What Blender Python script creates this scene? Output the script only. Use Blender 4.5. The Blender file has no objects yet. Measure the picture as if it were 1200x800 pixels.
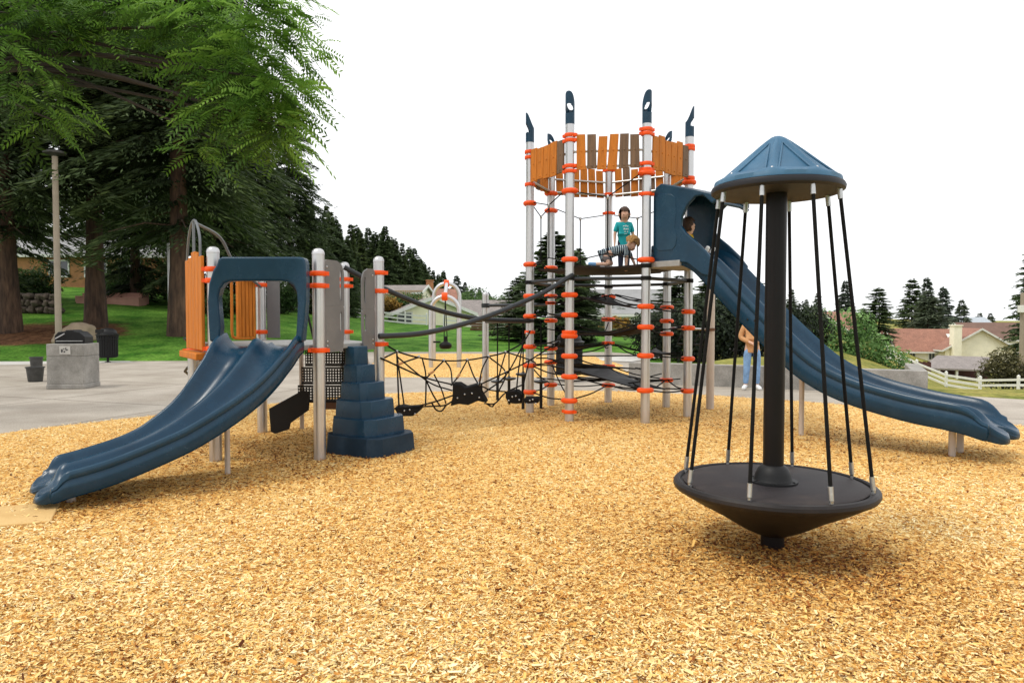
import bpy, bmesh, math, random
import numpy as np
from mathutils import Vector, Matrix
R = math.radians
random.seed(7)
rng = np.random.default_rng(11)
scn = bpy.context.scene
COL = scn.collection

# ------------------------------------------------------------------ camera
CAM_H, F, PITCH = 1.55, 830.0, math.atan(28 / 830.0)
cam = bpy.data.cameras.new('camera'); co = bpy.data.objects.new('camera', cam); COL.objects.link(co)
co.location = (0, 0, CAM_H); co.rotation_euler = (R(90) - PITCH, 0, 0)
cam.sensor_width = 36; cam.lens = 36 * F / 1200; cam.clip_end = 4000; cam.clip_start = .05
scn.camera = co
CP, SP = math.cos(PITCH), math.sin(PITCH)
def ray(px, py):
    u, v = (px - 600) / F, (400 - py) / F
    return Vector((u, CP + SP * v, -SP + CP * v))
def D(px, py, Y):                      # the point seen at (px, py) at depth Y
    r = ray(px, py); k = Y / r.y
    return Vector((r.x * k, Y, CAM_H + r.z * k))
def G(px, py, z=0.0):                  # the point seen at (px, py) at height z
    r = ray(px, py); k = (z - CAM_H) / r.z
    return Vector((r.x * k, r.y * k, z))

# ------------------------------------------------------------------ materials
MATS = {}
def mat(name, col, rough=.5, metal=0., var=.12, vscale=6., bump=0., bscale=40., col2=None, spec=.5, stretch=None, fine=0., coat=0., dust_and_edge_light=None):
    if name in MATS: return MATS[name]
    m = bpy.data.materials.new(name); m.use_nodes = True
    nt = m.node_tree; N = nt.nodes; L = nt.links
    b = N['Principled BSDF']; b.inputs['Metallic'].default_value = metal
    b.inputs['Specular IOR Level'].default_value = spec
    if coat: b.inputs['Coat Weight'].default_value = coat; b.inputs['Coat Roughness'].default_value = .25
    tc = N.new('ShaderNodeTexCoord'); mp = N.new('ShaderNodeMapping')
    L.new(tc.outputs['Object'], mp.inputs['Vector'])
    if stretch: mp.inputs['Scale'].default_value = stretch
    n = N.new('ShaderNodeTexNoise'); n.inputs['Scale'].default_value = vscale; n.inputs['Detail'].default_value = 6; n.inputs['Roughness'].default_value = .65
    L.new(mp.outputs[0], n.inputs['Vector'])
    cr = N.new('ShaderNodeValToRGB')
    c2 = col2 if col2 else tuple(min(1, c * (1 + var)) for c in col)
    c1 = tuple(c * (1 - var) for c in col) if not col2 else col
    cr.color_ramp.elements[0].color = (*c1, 1); cr.color_ramp.elements[1].color = (*c2, 1)
    cr.color_ramp.elements[0].position = .33; cr.color_ramp.elements[1].position = .67
    L.new(n.outputs['Fac'], cr.inputs['Fac']); src = cr.outputs[0]
    if fine:
        n2 = N.new('ShaderNodeTexNoise'); n2.inputs['Scale'].default_value = bscale; n2.inputs['Detail'].default_value = 4
        L.new(mp.outputs[0], n2.inputs['Vector'])
        mx = N.new('ShaderNodeMix'); mx.data_type = 'RGBA'; mx.blend_type = 'MULTIPLY'; mx.inputs[0].default_value = 1
        mr = N.new('ShaderNodeMapRange'); mr.inputs[1].default_value = .3; mr.inputs[2].default_value = .7
        mr.inputs[3].default_value = 1 - fine; mr.inputs[4].default_value = 1 + fine
        L.new(n2.outputs['Fac'], mr.inputs[0]); L.new(src, mx.inputs[6]); L.new(mr.outputs[0], mx.inputs[7]); src = mx.outputs[2]
    if dust_and_edge_light:
        n5 = N.new('ShaderNodeTexNoise'); n5.inputs['Scale'].default_value = 3.1; n5.inputs['Detail'].default_value = 9; n5.inputs['Roughness'].default_value = .75; L.new(tc.outputs['Object'], n5.inputs['Vector'])
        ge = N.new('ShaderNodeNewGeometry'); pr = N.new('ShaderNodeMapRange'); pr.inputs[1].default_value = .52; pr.inputs[2].default_value = .62; L.new(ge.outputs['Pointiness'], pr.inputs[0])  # paler convex edges: edge wear, and bright edge highlights put into the colour
        dr = N.new('ShaderNodeMapRange'); dr.inputs[1].default_value = .5; dr.inputs[2].default_value = .78; dr.inputs[4].default_value = dust_and_edge_light[1]; L.new(n5.outputs['Fac'], dr.inputs[0])
        su = N.new('ShaderNodeMath'); su.operation = 'MULTIPLY_ADD'; su.inputs[1].default_value = dust_and_edge_light[1] * .8; su.use_clamp = True; L.new(pr.outputs[0], su.inputs[0]); L.new(dr.outputs[0], su.inputs[2])
        dm = N.new('ShaderNodeMix'); dm.data_type = 'RGBA'; dm.inputs[7].default_value = (*dust_and_edge_light[0], 1); L.new(su.outputs[0], dm.inputs[0]); L.new(src, dm.inputs[6]); src = dm.outputs[2]
    L.new(src, b.inputs['Base Color'])
    rr = N.new('ShaderNodeMapRange'); rr.inputs[3].default_value = max(.05, rough - .1); rr.inputs[4].default_value = min(1, rough + .12)
    L.new(n.outputs['Fac'], rr.inputs[0]); L.new(rr.outputs[0], b.inputs['Roughness'])
    if bump:
        n3 = N.new('ShaderNodeTexNoise'); n3.inputs['Scale'].default_value = bscale; n3.inputs['Detail'].default_value = 5
        L.new(mp.outputs[0], n3.inputs['Vector'])
        bp = N.new('ShaderNodeBump'); bp.inputs['Strength'].default_value = bump; bp.inputs['Distance'].default_value = .02
        L.new(n3.outputs['Fac'], bp.inputs['Height']); L.new(bp.outputs[0], b.inputs['Normal'])
    MATS[name] = m; return m

def leaf_mat(name, dark, mid, light, trans=.25, rough=.6):
    if name in MATS: return MATS[name]
    m = bpy.data.materials.new(name); m.use_nodes = True
    nt = m.node_tree; N = nt.nodes; L = nt.links
    b = N['Principled BSDF']; b.inputs['Roughness'].default_value = rough; b.inputs['Specular IOR Level'].default_value = .25
    at = N.new('ShaderNodeAttribute'); at.attribute_name = 'tint'
    cr = N.new('ShaderNodeValToRGB'); e = cr.color_ramp.elements
    e[0].color = (*dark, 1); e[0].position = .1; e[1].color = (*light, 1); e[1].position = .95
    x = e.new(.5); x.color = (*mid, 1)
    L.new(at.outputs['Fac'], cr.inputs['Fac']); L.new(cr.outputs[0], b.inputs['Base Color'])
    t = N.new('ShaderNodeBsdfTranslucent'); L.new(cr.outputs[0], t.inputs['Color'])
    ms = N.new('ShaderNodeMixShader'); ms.inputs[0].default_value = trans
    L.new(b.outputs[0], ms.inputs[1]); L.new(t.outputs[0], ms.inputs[2])
    L.new(ms.outputs[0], N['Material Output'].inputs['Surface'])
    MATS[name] = m; return m

STEEL = mat('silver_post_paint', (.56, .555, .56), .34, .85, .06, 3)
STEEL_WARM = mat('tan_post_paint', (.50, .43, .37), .5, .1, .08, 3)
BLUE = mat('blue_plastic', (.0038, .033, .068), .25, 0, .16, 2.5, bump=.05, bscale=160, spec=.32, dust_and_edge_light=((.035, .085, .13), .40))
BLUE_TOP = mat('skylit_blue_plastic', (.038, .118, .205), .5, 0, .14, 3, bump=.05, bscale=120, spec=.3, dust_and_edge_light=((.12, .22, .32), .5))  # lighter canopy blue: brightness from the sky is put into the base colour
NAVY = mat('dark_navy_plastic', (.004, .020, .040), .5, 0, .25, 3, bump=.08, bscale=90, spec=.2, dust_and_edge_light=((.05, .07, .09), .4))
ORANGE = mat('orange_clamp_plastic', (.82, .085, .004), .45, 0, .08, 10, spec=.35)
BOARD_O = mat('orange_board', (.52, .165, .018), .6, 0, .2, 5, spec=.25, bump=.1, bscale=60, stretch=(5, 5, .6))
BOARD_T = mat('brown_board', (.15, .085, .045), .65, 0, .35, 6, bump=.1, bscale=60, stretch=(6, 6, .5))
GREY_P = mat('grey_panel_plastic', (.125, .125, .13), .5, 0, .06, 5, spec=.35, dust_and_edge_light=((.24, .23, .22), .35))
GREY_D = mat('dark_grey_rail', (.022, .026, .030), .42, 0, .2, 8, spec=.35)
DECK = mat('deck_grey_coating', (.30, .30, .29), .6, 0, .12, 8)
BLACK = mat('black_rubber', (.005, .0048, .0048), .6, 0, .3, 12, spec=.2)
ROPE = mat('black_rope', (.006, .006, .006), .8, 0, .4, 60, bump=.5, bscale=250, spec=.2)
ROPE_B = mat('tan_rope_sleeve', (.45, .22, .08), .7, 0, .2, 30)
FERR = mat('steel_ferrule', (.48, .48, .48), .35, .9, .15, 20)
SPIN = mat('dark_grey_spinner_plastic', (.0095, .0078, .0085), .45, 0, .2, 4, bump=.12, bscale=220, spec=.22, dust_and_edge_light=((.07, .055, .045), .35))
SPINPOLE = mat('dark_bronze_pole_paint', (.0075, .0058, .0062), .36, 0, .2, 4, spec=.2)
BELT = mat('worn_rubber_membrane', (.024, .015, .011), .75, 0, .4, 7, spec=.25, bump=.2, bscale=60)
CONC = mat('weathered_concrete', (.25, .225, .195), .9, 0, .2, 1.1, bump=.3, bscale=50, fine=.12, col2=(.40, .375, .33))
CONC_W = mat('rough_concrete_wall', (.20, .19, .17), .9, 0, .2, 2.2, bump=.4, bscale=60, fine=.18, col2=(.38, .36, .33))
CONC_L = mat('pale_concrete', (.55, .53, .49), .9, 0, .1, 1.5, bump=.2, bscale=60, fine=.08)
BARK = mat('fir_bark', (.035, .020, .013), .95, 0, .3, 3, bump=1.0, bscale=9, stretch=(1, 1, .18), fine=.5, col2=(.10, .058, .036))
BARK_D = mat('dark_bark', (.03, .022, .016), .95, 0, .3, 4, bump=.8, bscale=12, stretch=(1, 1, .2))
WHITE = mat('white_fence_paint', (.75, .75, .72), .6, 0, .06, 3)
CREAM = mat('cream_siding', (.93, .88, .70), .8, 0, .06, 1.5)
YELLOW = mat('pale_yellow_siding', (.95, .90, .66), .8, 0, .05, 1.2)
OFFW = mat('off_white_siding', (.78, .78, .74), .8, 0, .06, 1.2)
BRICK = mat('orange_brick_siding', (.40, .19, .085), .9, 0, .2, 2)
ROOFB = mat('brown_red_shingles', (.30, .145, .10), .9, 0, .18, 1.2, bump=.3, bscale=6, fine=.2)
ROOFG = mat('grey_brown_shingles', (.25, .22, .205), .9, 0, .15, 1.2, bump=.3, bscale=6, fine=.2)
ROOFL = mat('pale_grey_shingles', (.30, .30, .30), .9, 0, .12, 1.0, fine=.15)
TRIM = mat('white_trim', (.74, .74, .70), .6, 0, .05, 3)
GLASS = mat('dark_window_glass', (.03, .04, .05), .12, 0, .2, 1, spec=.8)
WOODB = mat('brown_wood', (.13, .06, .03), .8, 0, .3, 2)
REDW = mat('dark_red_fence_wood', (.085, .03, .024), .8, 0, .3, 2)
PINK = mat('pink_paving', (.50, .27, .21), .9, 0, .12, 1.2, fine=.12)
STONE = mat('dark_field_stone', (.045, .036, .028), .95, 0, .4, 1.8, bump=.6, bscale=8, col2=(.13, .10, .075))
BOULD = mat('beige_boulder_stone', (.22, .165, .11), .95, 0, .3, 1.6, bump=.7, bscale=7, col2=(.36, .28, .20))
BLKMET = mat('black_metal', (.006, .006, .0065), .5, 0, .2, 8, spec=.3)
PAIL = mat('dull_galvanised_metal', (.07, .07, .068), .5, .6, .3, 8)
TANPOLE = mat('tan_lamp_pole_paint', (.30, .25, .19), .7, 0, .1, 2)
MAT_TAN = mat('tan_rubber_mat', (.55, .34, .12), .9, 0, .2, 3, bump=.2, bscale=60, col2=(.66, .44, .18))
SKIN = mat('skin', (.70, .43, .31), .55, 0, .05, 8)
TEAL = mat('teal_cotton', (.01, .38, .42), .85, 0, .08, 20)
PRINT = mat('white_print', (.75, .85, .85), .85, 0, .05, 20)
SHORTS = mat('grey_shorts_cloth', (.16, .14, .14), .9, 0, .35, 30)
DKPANTS = mat('navy_leggings_cloth', (.02, .025, .05), .9, 0, .2, 20)
HAIRB = mat('brown_hair', (.06, .028, .014), .6, 0, .4, 40, bump=.6, bscale=120)
HAIRBL = mat('curly_blond_hair', (.42, .23, .075), .7, 0, .4, 30, bump=.8, bscale=90)
TANTOP = mat('tan_knit', (.55, .29, .13), .9, 0, .12, 20)
DENIM = mat('light_denim', (.19, .33, .55), .9, 0, .3, 7)
SHOEW = mat('white_canvas_shoe', (.8, .8, .8), .7, 0, .03, 9)
SHOEB = mat('pale_blue_shoe', (.18, .36, .62), .7, 0, .1, 9)
YSHIRT = mat('yellow_shirt_cloth', (.75, .50, .02), .9, 0, .1, 9)
EYE = mat('dark_eye', (.01, .008, .006), .3)
LIP = mat('lip', (.35, .12, .09), .6)
def stripe_mat():
    m = bpy.data.materials.new('navy_white_striped_cotton'); m.use_nodes = True
    N, L = m.node_tree.nodes, m.node_tree.links; b = N['Principled BSDF']; b.inputs['Roughness'].default_value = .9
    tc = N.new('ShaderNodeTexCoord'); w = N.new('ShaderNodeTexWave'); w.wave_type = 'BANDS'; w.bands_direction = 'X'
    w.inputs['Scale'].default_value = 10; w.inputs['Distortion'].default_value = .3
    cr = N.new('ShaderNodeValToRGB'); cr.color_ramp.interpolation = 'CONSTANT'
    cr.color_ramp.elements[0].color = (.012, .03, .06, 1); cr.color_ramp.elements[1].color = (.5, .62, .66, 1); cr.color_ramp.elements[1].position = .72
    L.new(tc.outputs['Object'], w.inputs['Vector']); L.new(w.outputs['Fac'], cr.inputs['Fac']); L.new(cr.outputs[0], b.inputs['Base Color'])
    return m
STRIPE = stripe_mat()
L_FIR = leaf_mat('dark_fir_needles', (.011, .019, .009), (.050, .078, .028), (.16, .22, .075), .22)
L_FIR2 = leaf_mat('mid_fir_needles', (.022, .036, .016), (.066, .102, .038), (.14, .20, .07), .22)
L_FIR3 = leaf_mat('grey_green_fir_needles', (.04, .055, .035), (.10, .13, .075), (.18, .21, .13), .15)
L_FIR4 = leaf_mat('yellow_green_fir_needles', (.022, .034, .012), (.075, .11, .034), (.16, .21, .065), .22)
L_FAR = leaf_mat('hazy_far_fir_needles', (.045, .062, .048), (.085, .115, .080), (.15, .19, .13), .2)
L_BROAD = leaf_mat('fresh_green_leaf', (.026, .062, .010), (.085, .19, .022), (.25, .44, .075), .45)
L_BUSH = leaf_mat('mid_green_leaf', (.02, .045, .012), (.06, .12, .03), (.16, .26, .075), .3)
L_IVY = leaf_mat('bright_bramble_leaf', (.05, .12, .03), (.17, .32, .09), (.38, .55, .24), .3)
L_DRY = leaf_mat('olive_brown_leaf', (.03, .032, .012), (.09, .085, .03), (.22, .19, .08), .25)
L_HEDGE = leaf_mat('dark_laurel_leaf', (.005, .010, .005), (.018, .032, .013), (.055, .08, .035), .15)
L_AUT = leaf_mat('golden_leaf', (.10, .06, .01), (.30, .17, .03), (.5, .32, .06), .3)

# ------------------------------------------------------------------ mesh helpers
class MB:
    def __init__(s): s.v = []; s.f = []
    def add(s, vs, fs):
        o = len(s.v); s.v += [tuple(v) for v in vs]; s.f += [tuple(i + o for i in f) for f in fs]; return s
    def box(s, c, size, rz=0., M=None):
        x, y, z = size[0] / 2, size[1] / 2, size[2] / 2
        M = M if M else Matrix.Rotation(rz, 3, 'Z'); c = Vector(c)
        vs = [c + M @ Vector((a * x, b * y, d * z)) for d in (-1, 1) for a, b in ((-1, -1), (1, -1), (1, 1), (-1, 1))]
        return s.add(vs, [(3, 2, 1, 0), (4, 5, 6, 7), (0, 1, 5, 4), (1, 2, 6, 5), (2, 3, 7, 6), (3, 0, 4, 7)])
    def tube(s, pts, r, n=10, closed=False, caps=True):
        pts = [Vector(p) for p in pts]; m = len(pts)
        rs = r if isinstance(r, (list, tuple)) else [r] * m
        vs = []; up = None
        for i, p in enumerate(pts):
            a = pts[(i - 1) % m] if closed or i > 0 else p; b = pts[(i + 1) % m] if closed or i < m - 1 else p
            t = (b - a).normalized()
            if up is None:
                up = Vector((0, 0, 1)) if abs(t.z) < .9 else Vector((1, 0, 0))
            x = t.cross(up).normalized(); up = x.cross(t).normalized()
            for k in range(n):
                A = 2 * math.pi * k / n
                vs.append(p + (x * math.cos(A) + up * math.sin(A)) * rs[i])
        fs = []
        for i in range(m if closed else m - 1):
            for k in range(n):
                j = (i + 1) % m; k2 = (k + 1) % n
                fs.append((i * n + k, i * n + k2, j * n + k2, j * n + k))
        if caps and not closed:
            fs.append(tuple(range(n - 1, -1, -1))); fs.append(tuple(range((m - 1) * n, m * n)))
        return s.add(vs, fs)
    def lathe(s, prof, c, n=24, M=None, sx=1, sy=1):
        c = Vector(c); M = M or Matrix.Identity(3); vs = []; m = len(prof)
        for r, z in prof:
            for k in range(n):
                A = 2 * math.pi * k / n
                vs.append(c + M @ Vector((r * math.cos(A) * sx, r * math.sin(A) * sy, z)))
        fs = [(i * n + k, i * n + (k + 1) % n, (i + 1) * n + (k + 1) % n, (i + 1) * n + k) for i in range(m - 1) for k in range(n)]
        fs.append(tuple(range(n - 1, -1, -1))); fs.append(tuple(range((m - 1) * n, m * n)))
        return s.add(vs, fs)
    def prism(s, poly, o, ux, uy, th):   # polygon in the plane (ux, uy) through o, extruded by th along ux x uy, both ways
        o, ux, uy = Vector(o), Vector(ux).normalized(), Vector(uy).normalized(); nn = ux.cross(uy) * th / 2; n = len(poly)
        a = [o + ux * x + uy * y - nn for x, y in poly]; b = [o + ux * x + uy * y + nn for x, y in poly]
        return s.add(a + b, [tuple(range(n - 1, -1, -1)), tuple(range(n, 2 * n))] + [(i, (i + 1) % n, n + (i + 1) % n, n + i) for i in range(n)])
    def ring(s, outer, inner, o, ux, uy, th):   # same-length loops: a plate with a hole
        o, ux, uy = Vector(o), Vector(ux).normalized(), Vector(uy).normalized(); nn = ux.cross(uy) * th / 2; n = len(outer)
        P = lambda q, w: [o + ux * x + uy * y + w for x, y in q]
        vs = P(outer, -nn) + P(inner, -nn) + P(outer, nn) + P(inner, nn); fs = []
        for i in range(n):
            j = (i + 1) % n
            fs += [(i, n + i, n + j, j), (2 * n + i, 2 * n + j, 3 * n + j, 3 * n + i), (i, j, 2 * n + j, 2 * n + i), (n + j, n + i, 3 * n + i, 3 * n + j)]
        return s.add(vs, fs)
    def build(s, name, m, parent=None, off=(0, 0, 0), smooth=40, bevel=0., seg=2):
        o = Vector(parent.get('_o', (0, 0, 0))) if parent is not None else Vector(off)
        me = bpy.data.meshes.new(name); me.from_pydata([(v[0] - o.x, v[1] - o.y, v[2] - o.z) for v in s.v], [], s.f); me.update()
        bm = bmesh.new(); bm.from_mesh(me); bmesh.ops.recalc_face_normals(bm, faces=bm.faces); bm.to_mesh(me); bm.free()
        if smooth:
            for p in me.polygons: p.use_smooth = True
            me.set_sharp_from_angle(angle=R(smooth))
        me.materials.append(m)
        ob = bpy.data.objects.new(name, me); COL.objects.link(ob)
        if parent is not None: ob.parent = parent; ob['_o'] = tuple(float(q) for q in o)
        else: ob.location = o; ob['_o'] = tuple(float(q) for q in o)
        if bevel:
            b = ob.modifiers.new('bevel', 'BEVEL'); b.width = bevel; b.segments = seg; b.limit_method = 'ANGLE'; b.angle_limit = R(35)
        return ob

def thing(name, label, cat, loc, group=None):
    o = bpy.data.objects.new(name, None); COL.objects.link(o); o.location = loc; o['_o'] = tuple(float(q) for q in loc)
    o.empty_display_size = .2
    o['label'] = label; o['category'] = cat
    if group: o['group'] = group
    return o
def tag(o, label, cat, group=None):
    o['label'] = label; o['category'] = cat
    if group: o['group'] = group
    return o
def struct(o, kind='structure'): o['kind'] = kind; return o
def copy_tree(o, parent=None):
    c = o.copy(); COL.objects.link(c)
    if parent is not None: c.parent = parent
    for ch in list(o.children): copy_tree(ch, c)
    return c
def quad_mesh(name, V, tint, m, parent=None, off=None, nper=4):
    """V: (N, nper, 3) array of separate faces, tint (N,)"""
    n = len(V); me = bpy.data.meshes.new(name)
    o = np.array([float(q) for q in (parent.get('_o', (0, 0, 0)) if parent is not None else (off if off is not None else (0, 0, 0)))])
    V = V - o
    me.vertices.add(n * nper); me.vertices.foreach_set('co', V.reshape(-1).astype(np.float32))
    me.loops.add(n * nper); me.loops.foreach_set('vertex_index', np.arange(n * nper, dtype=np.int32))
    me.polygons.add(n); me.polygons.foreach_set('loop_start', np.arange(0, n * nper, nper, dtype=np.int32))
    me.update(calc_edges=True); me.validate()
    a = me.attributes.new('tint', 'FLOAT', 'POINT'); a.data.foreach_set('value', np.repeat(tint, nper).astype(np.float32))
    me.materials.append(m)
    ob = bpy.data.objects.new(name, me); COL.objects.link(ob); ob['_o'] = tuple(float(q) for q in o)
    if parent is not None: ob.parent = parent
    else: ob.location = o
    return ob
def lerp(a, b, t): return Vector(a) * (1 - t) + Vector(b) * t
def curve(pts, n=8):                       # Catmull-Rom through pts
    P = [Vector(p) for p in pts]; P = [P[0] * 2 - P[1]] + P + [P[-1] * 2 - P[-2]]; out = []
    for i in range(1, len(P) - 2):
        for k in range(n):
            t = k / n; a, b, c, d = P[i - 1:i + 3]
            out.append(.5 * ((2 * b) + (c - a) * t + (2 * a - 5 * b + 4 * c - d) * t * t + (3 * b - a - 3 * c + d) * t ** 3))
    out.append(P[-2]); return out
def interp(x, xs, ys): return float(np.interp(x, xs, ys))
def smooth1d(x, xs, ys):
    return float(np.mean([np.interp(x + d, xs, ys) for d in (-.12, -.08, -.04, 0, .04, .08, .12)]))

# ------------------------------------------------------------------ terrain
def sstep(a, b, x):
    t = np.clip((x - a) / (b - a), 0, 1); return t * t * (3 - 2 * t)
WA, WB = Vector((2.77, 16.8, 0)), Vector((8.30, 14.1, 0))           # the concrete wall line
def hgt(x, y):
    x = np.asarray(x, float); y = np.asarray(y, float)
    u = x / np.maximum(y, 12)
    y0 = np.interp(u, [-.8, -.45, -.2, .1], [24.3, 24.8, 31.5, 31.5])
    kl = np.interp(u, [-1.2, -.75, -.57, -.42, -.3, -.17, 0, .1, .2], [.20, .18, .165, .135, .100, .050, .020, .010, 0])
    s = np.maximum(0, y - y0); s = 60 * (1 - np.exp(-s / 60)); ramp = s * s / (s + 1)
    kr = -.155 * sstep(.44, .66, u)
    s2 = np.maximum(0, y - 14.5); s2 = 60 * (1 - np.exp(-s2 / 60)); r2 = s2 * s2 / (s2 + 4)
    h = kl * ramp + kr * r2
    d = (WB - WA).normalized(); nx, ny = -d.y, d.x
    if nx * 0 + ny < 0: nx, ny = -nx, -ny
    nd = (x - WA.x) * nx + (y - WA.y) * ny; al = (x - WA.x) * d.x + (y - WA.y) * d.y
    bank = sstep(.55, 1.0, nd) * sstep(-.3, 1.6, al) * (1 - sstep(2.2, 5.6, al)) * (1 - .8 * sstep(1, 16, nd))
    return h + .42 * bank
def H(x, y): return float(hgt(x, y))

def axis(parts):
    out = []
    for a, b, st in parts: out += list(np.arange(a, b, st))
    return np.array(out + [parts[-1][1]])
xs = axis([(-1600, -200, 100), (-200, -60, 10), (-60, -16, 1.5), (-16, 14, .5), (14, 60, 1.5), (60, 200, 10), (200, 1600, 100)])
ys = axis([(-40, 8, 4), (8, 36, .5), (36, 80, 1.5), (80, 220, 7), (220, 2400, 90)])
X, Y = np.meshgrid(xs, ys); Z = hgt(X, Y) - .03
m_ = MB(); nx_ = len(xs)
m_.v = list(zip(X.ravel(), Y.ravel(), Z.ravel()))
m_.f = [(j * nx_ + i, j * nx_ + i + 1, (j + 1) * nx_ + i + 1, (j + 1) * nx_ + i) for j in range(len(ys) - 1) for i in range(nx_ - 1)]
def grass_mat():
    m = bpy.data.materials.new('lawn_grass'); m.use_nodes = True
    N, L = m.node_tree.nodes, m.node_tree.links; b = N['Principled BSDF']; b.inputs['Roughness'].default_value = .95; b.inputs['Specular IOR Level'].default_value = .1
    tc = N.new('ShaderNodeTexCoord')
    def noise(sc, det=5):
        n = N.new('ShaderNodeTexNoise'); n.inputs['Scale'].default_value = sc; n.inputs['Detail'].default_value = det; L.new(tc.outputs['Object'], n.inputs['Vector']); return n
    def ramp(src, a, b_, p0=.35, p1=.65):
        c = N.new('ShaderNodeValToRGB'); c.color_ramp.elements[0].color = (*a, 1); c.color_ramp.elements[1].color = (*b_, 1)
        c.color_ramp.elements[0].position = p0; c.color_ramp.elements[1].position = p1; L.new(src, c.inputs['Fac']); return c.outputs[0]
    def mix(f, a, b_, bt='MIX'):
        x = N.new('ShaderNodeMix'); x.data_type = 'RGBA'; x.blend_type = bt
        if isinstance(f, float): x.inputs[0].default_value = f
        else: L.new(f, x.inputs[0])
        L.new(a, x.inputs[6]); L.new(b_, x.inputs[7]); return x.outputs[2]
    green = ramp(noise(.8, 7).outputs['Fac'], (.040, .135, .012), (.135, .285, .040))
    dry = ramp(noise(.9).outputs['Fac'], (.13, .16, .03), (.36, .31, .09))
    sp = N.new('ShaderNodeSeparateXYZ'); L.new(tc.outputs['Object'], sp.inputs[0])
    dv = N.new('ShaderNodeMath'); dv.operation = 'DIVIDE'; L.new(sp.outputs['X'], dv.inputs[0]); L.new(sp.outputs['Y'], dv.inputs[1])
    ad = N.new('ShaderNodeMath'); ad.operation = 'MULTIPLY_ADD'; n4 = noise(.25); L.new(n4.outputs['Fac'], ad.inputs[0]); ad.inputs[1].default_value = .14; L.new(dv.outputs[0], ad.inputs[2])
    mr = N.new('ShaderNodeMapRange'); mr.interpolation_type = 'SMOOTHSTEP'; mr.inputs[1].default_value = .24; mr.inputs[2].default_value = .40; L.new(ad.outputs[0], mr.inputs[0])
    c = mix(mr.outputs[0], green, dry)
    # bare needle litter under the firs on the left
    vm = N.new('ShaderNodeVectorMath'); vm.operation = 'DISTANCE'; L.new(tc.outputs['Object'], vm.inputs[0]); vm.inputs[1].default_value = (-20.3, 31.0, 1.2)
    a2 = N.new('ShaderNodeMath'); a2.operation = 'MULTIPLY_ADD'; n5 = noise(.6); L.new(n5.outputs['Fac'], a2.inputs[0]); a2.inputs[1].default_value = 3.5; L.new(vm.outputs['Value'], a2.inputs[2])
    m2 = N.new('ShaderNodeMapRange'); m2.interpolation_type = 'SMOOTHSTEP'; m2.inputs[1].default_value = 5.3; m2.inputs[2].default_value = 4.3; L.new(a2.outputs[0], m2.inputs[0])
    dirt = ramp(noise(2.5).outputs['Fac'], (.09, .04, .02), (.20, .10, .05))
    c = mix(m2.outputs[0], c, dirt)
    f = ramp(noise(9, 6).outputs['Fac'], (.45, .47, .45), (1.45, 1.42, 1.35), .3, .7)
    c = mix(1.0, c, f, 'MULTIPLY')
    L.new(c, b.inputs['Base Color'])
    bp = N.new('ShaderNodeBump'); bp.inputs['Strength'].default_value = .8; bp.inputs['Distance'].default_value = .06; L.new(noise(14, 6).outputs['Fac'], bp.inputs['Height']); L.new(bp.outputs[0], b.inputs['Normal'])
    return m
struct(m_.build('ground', grass_mat(), smooth=180))

def sheet(name, poly, z, m, step=None):      # a flat sheet from a polygon, clear of the ground
    bm = bmesh.new(); vs = [bm.verts.new((p[0], p[1], z + (H(p[0], p[1]) if step else 0))) for p in poly]; bm.faces.new(vs)
    bmesh.ops.triangulate(bm, faces=bm.faces); me = bpy.data.meshes.new(name); bm.to_mesh(me); bm.free(); me.materials.append(m)
    o = bpy.data.objects.new(name, me); COL.objects.link(o); return struct(o)
def strip(name, pts, w, z, m):
    C = curve([(p[0], p[1], 0) for p in pts], 6); mb = MB(); vs = []
    for i, p in enumerate(C):
        t = (C[min(i + 1, len(C) - 1)] - C[max(i - 1, 0)]).normalized(); n = Vector((-t.y, t.x, 0))
        for k in range(5):
            q = p + n * w * (k / 4 - .5); vs.append((q.x, q.y, H(q.x, q.y) + z))
    mb.add(vs, [(i * 5 + k, i * 5 + k + 1, i * 5 + k + 6, i * 5 + k + 5) for i in range(len(C) - 1) for k in range(4)])
    return struct(mb.build(name, m, smooth=180))
# concrete path round the play area (flat)
def path_mat():
    m = mat('path_concrete', (.31, .265, .215), .9, 0, .2, .7, bump=.3, bscale=45, fine=.2, col2=(.47, .42, .355)).copy()
    N, L = m.node_tree.nodes, m.node_tree.links; b = N['Principled BSDF']
    old = b.inputs['Base Color'].links[0].from_socket
    tc = N.new('ShaderNodeTexCoord'); mp = N.new('ShaderNodeMapping'); mp.inputs['Rotation'].default_value = (0, 0, .35)
    L.new(tc.outputs['Object'], mp.inputs[0]); br = N.new('ShaderNodeTexBrick'); br.offset = 0
    br.inputs['Scale'].default_value = 1; br.inputs['Brick Width'].default_value = 3.2; br.inputs['Row Height'].default_value = 3.2; br.inputs['Mortar Size'].default_value = .02
    br.inputs['Color1'].default_value = (1, 1, 1, 1); br.inputs['Color2'].default_value = (.9, .9, .88, 1); br.inputs['Mortar'].default_value = (.35, .33, .3, 1)
    L.new(mp.outputs[0], br.inputs['Vector'])
    mx = N.new('ShaderNodeMix'); mx.data_type = 'RGBA'; mx.blend_type = 'MULTIPLY'; mx.inputs[0].default_value = 1
    L.new(old, mx.inputs[6]); L.new(br.outputs['Color'], mx.inputs[7]); L.new(mx.outputs[2], b.inputs['Base Color']); return m
far = [G(p, q) for p, q in ((-120, 424), (0, 424), (155, 422.5), (230, 420), (330, 415), (440, 412.2), (600, 412.2), (715, 412.5), (760, 416))]
conc = [(-40, 6), (-40, 24.2)] + [(p.x, p.y) for p in far] + [(4.6, 24), (3.0, 19.5), (2.95, 17.3), (8.5, 14.6), (9.1, 13.9), (13, 10.4), (16, 8), (16, 4), (-10, 2)]
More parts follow.
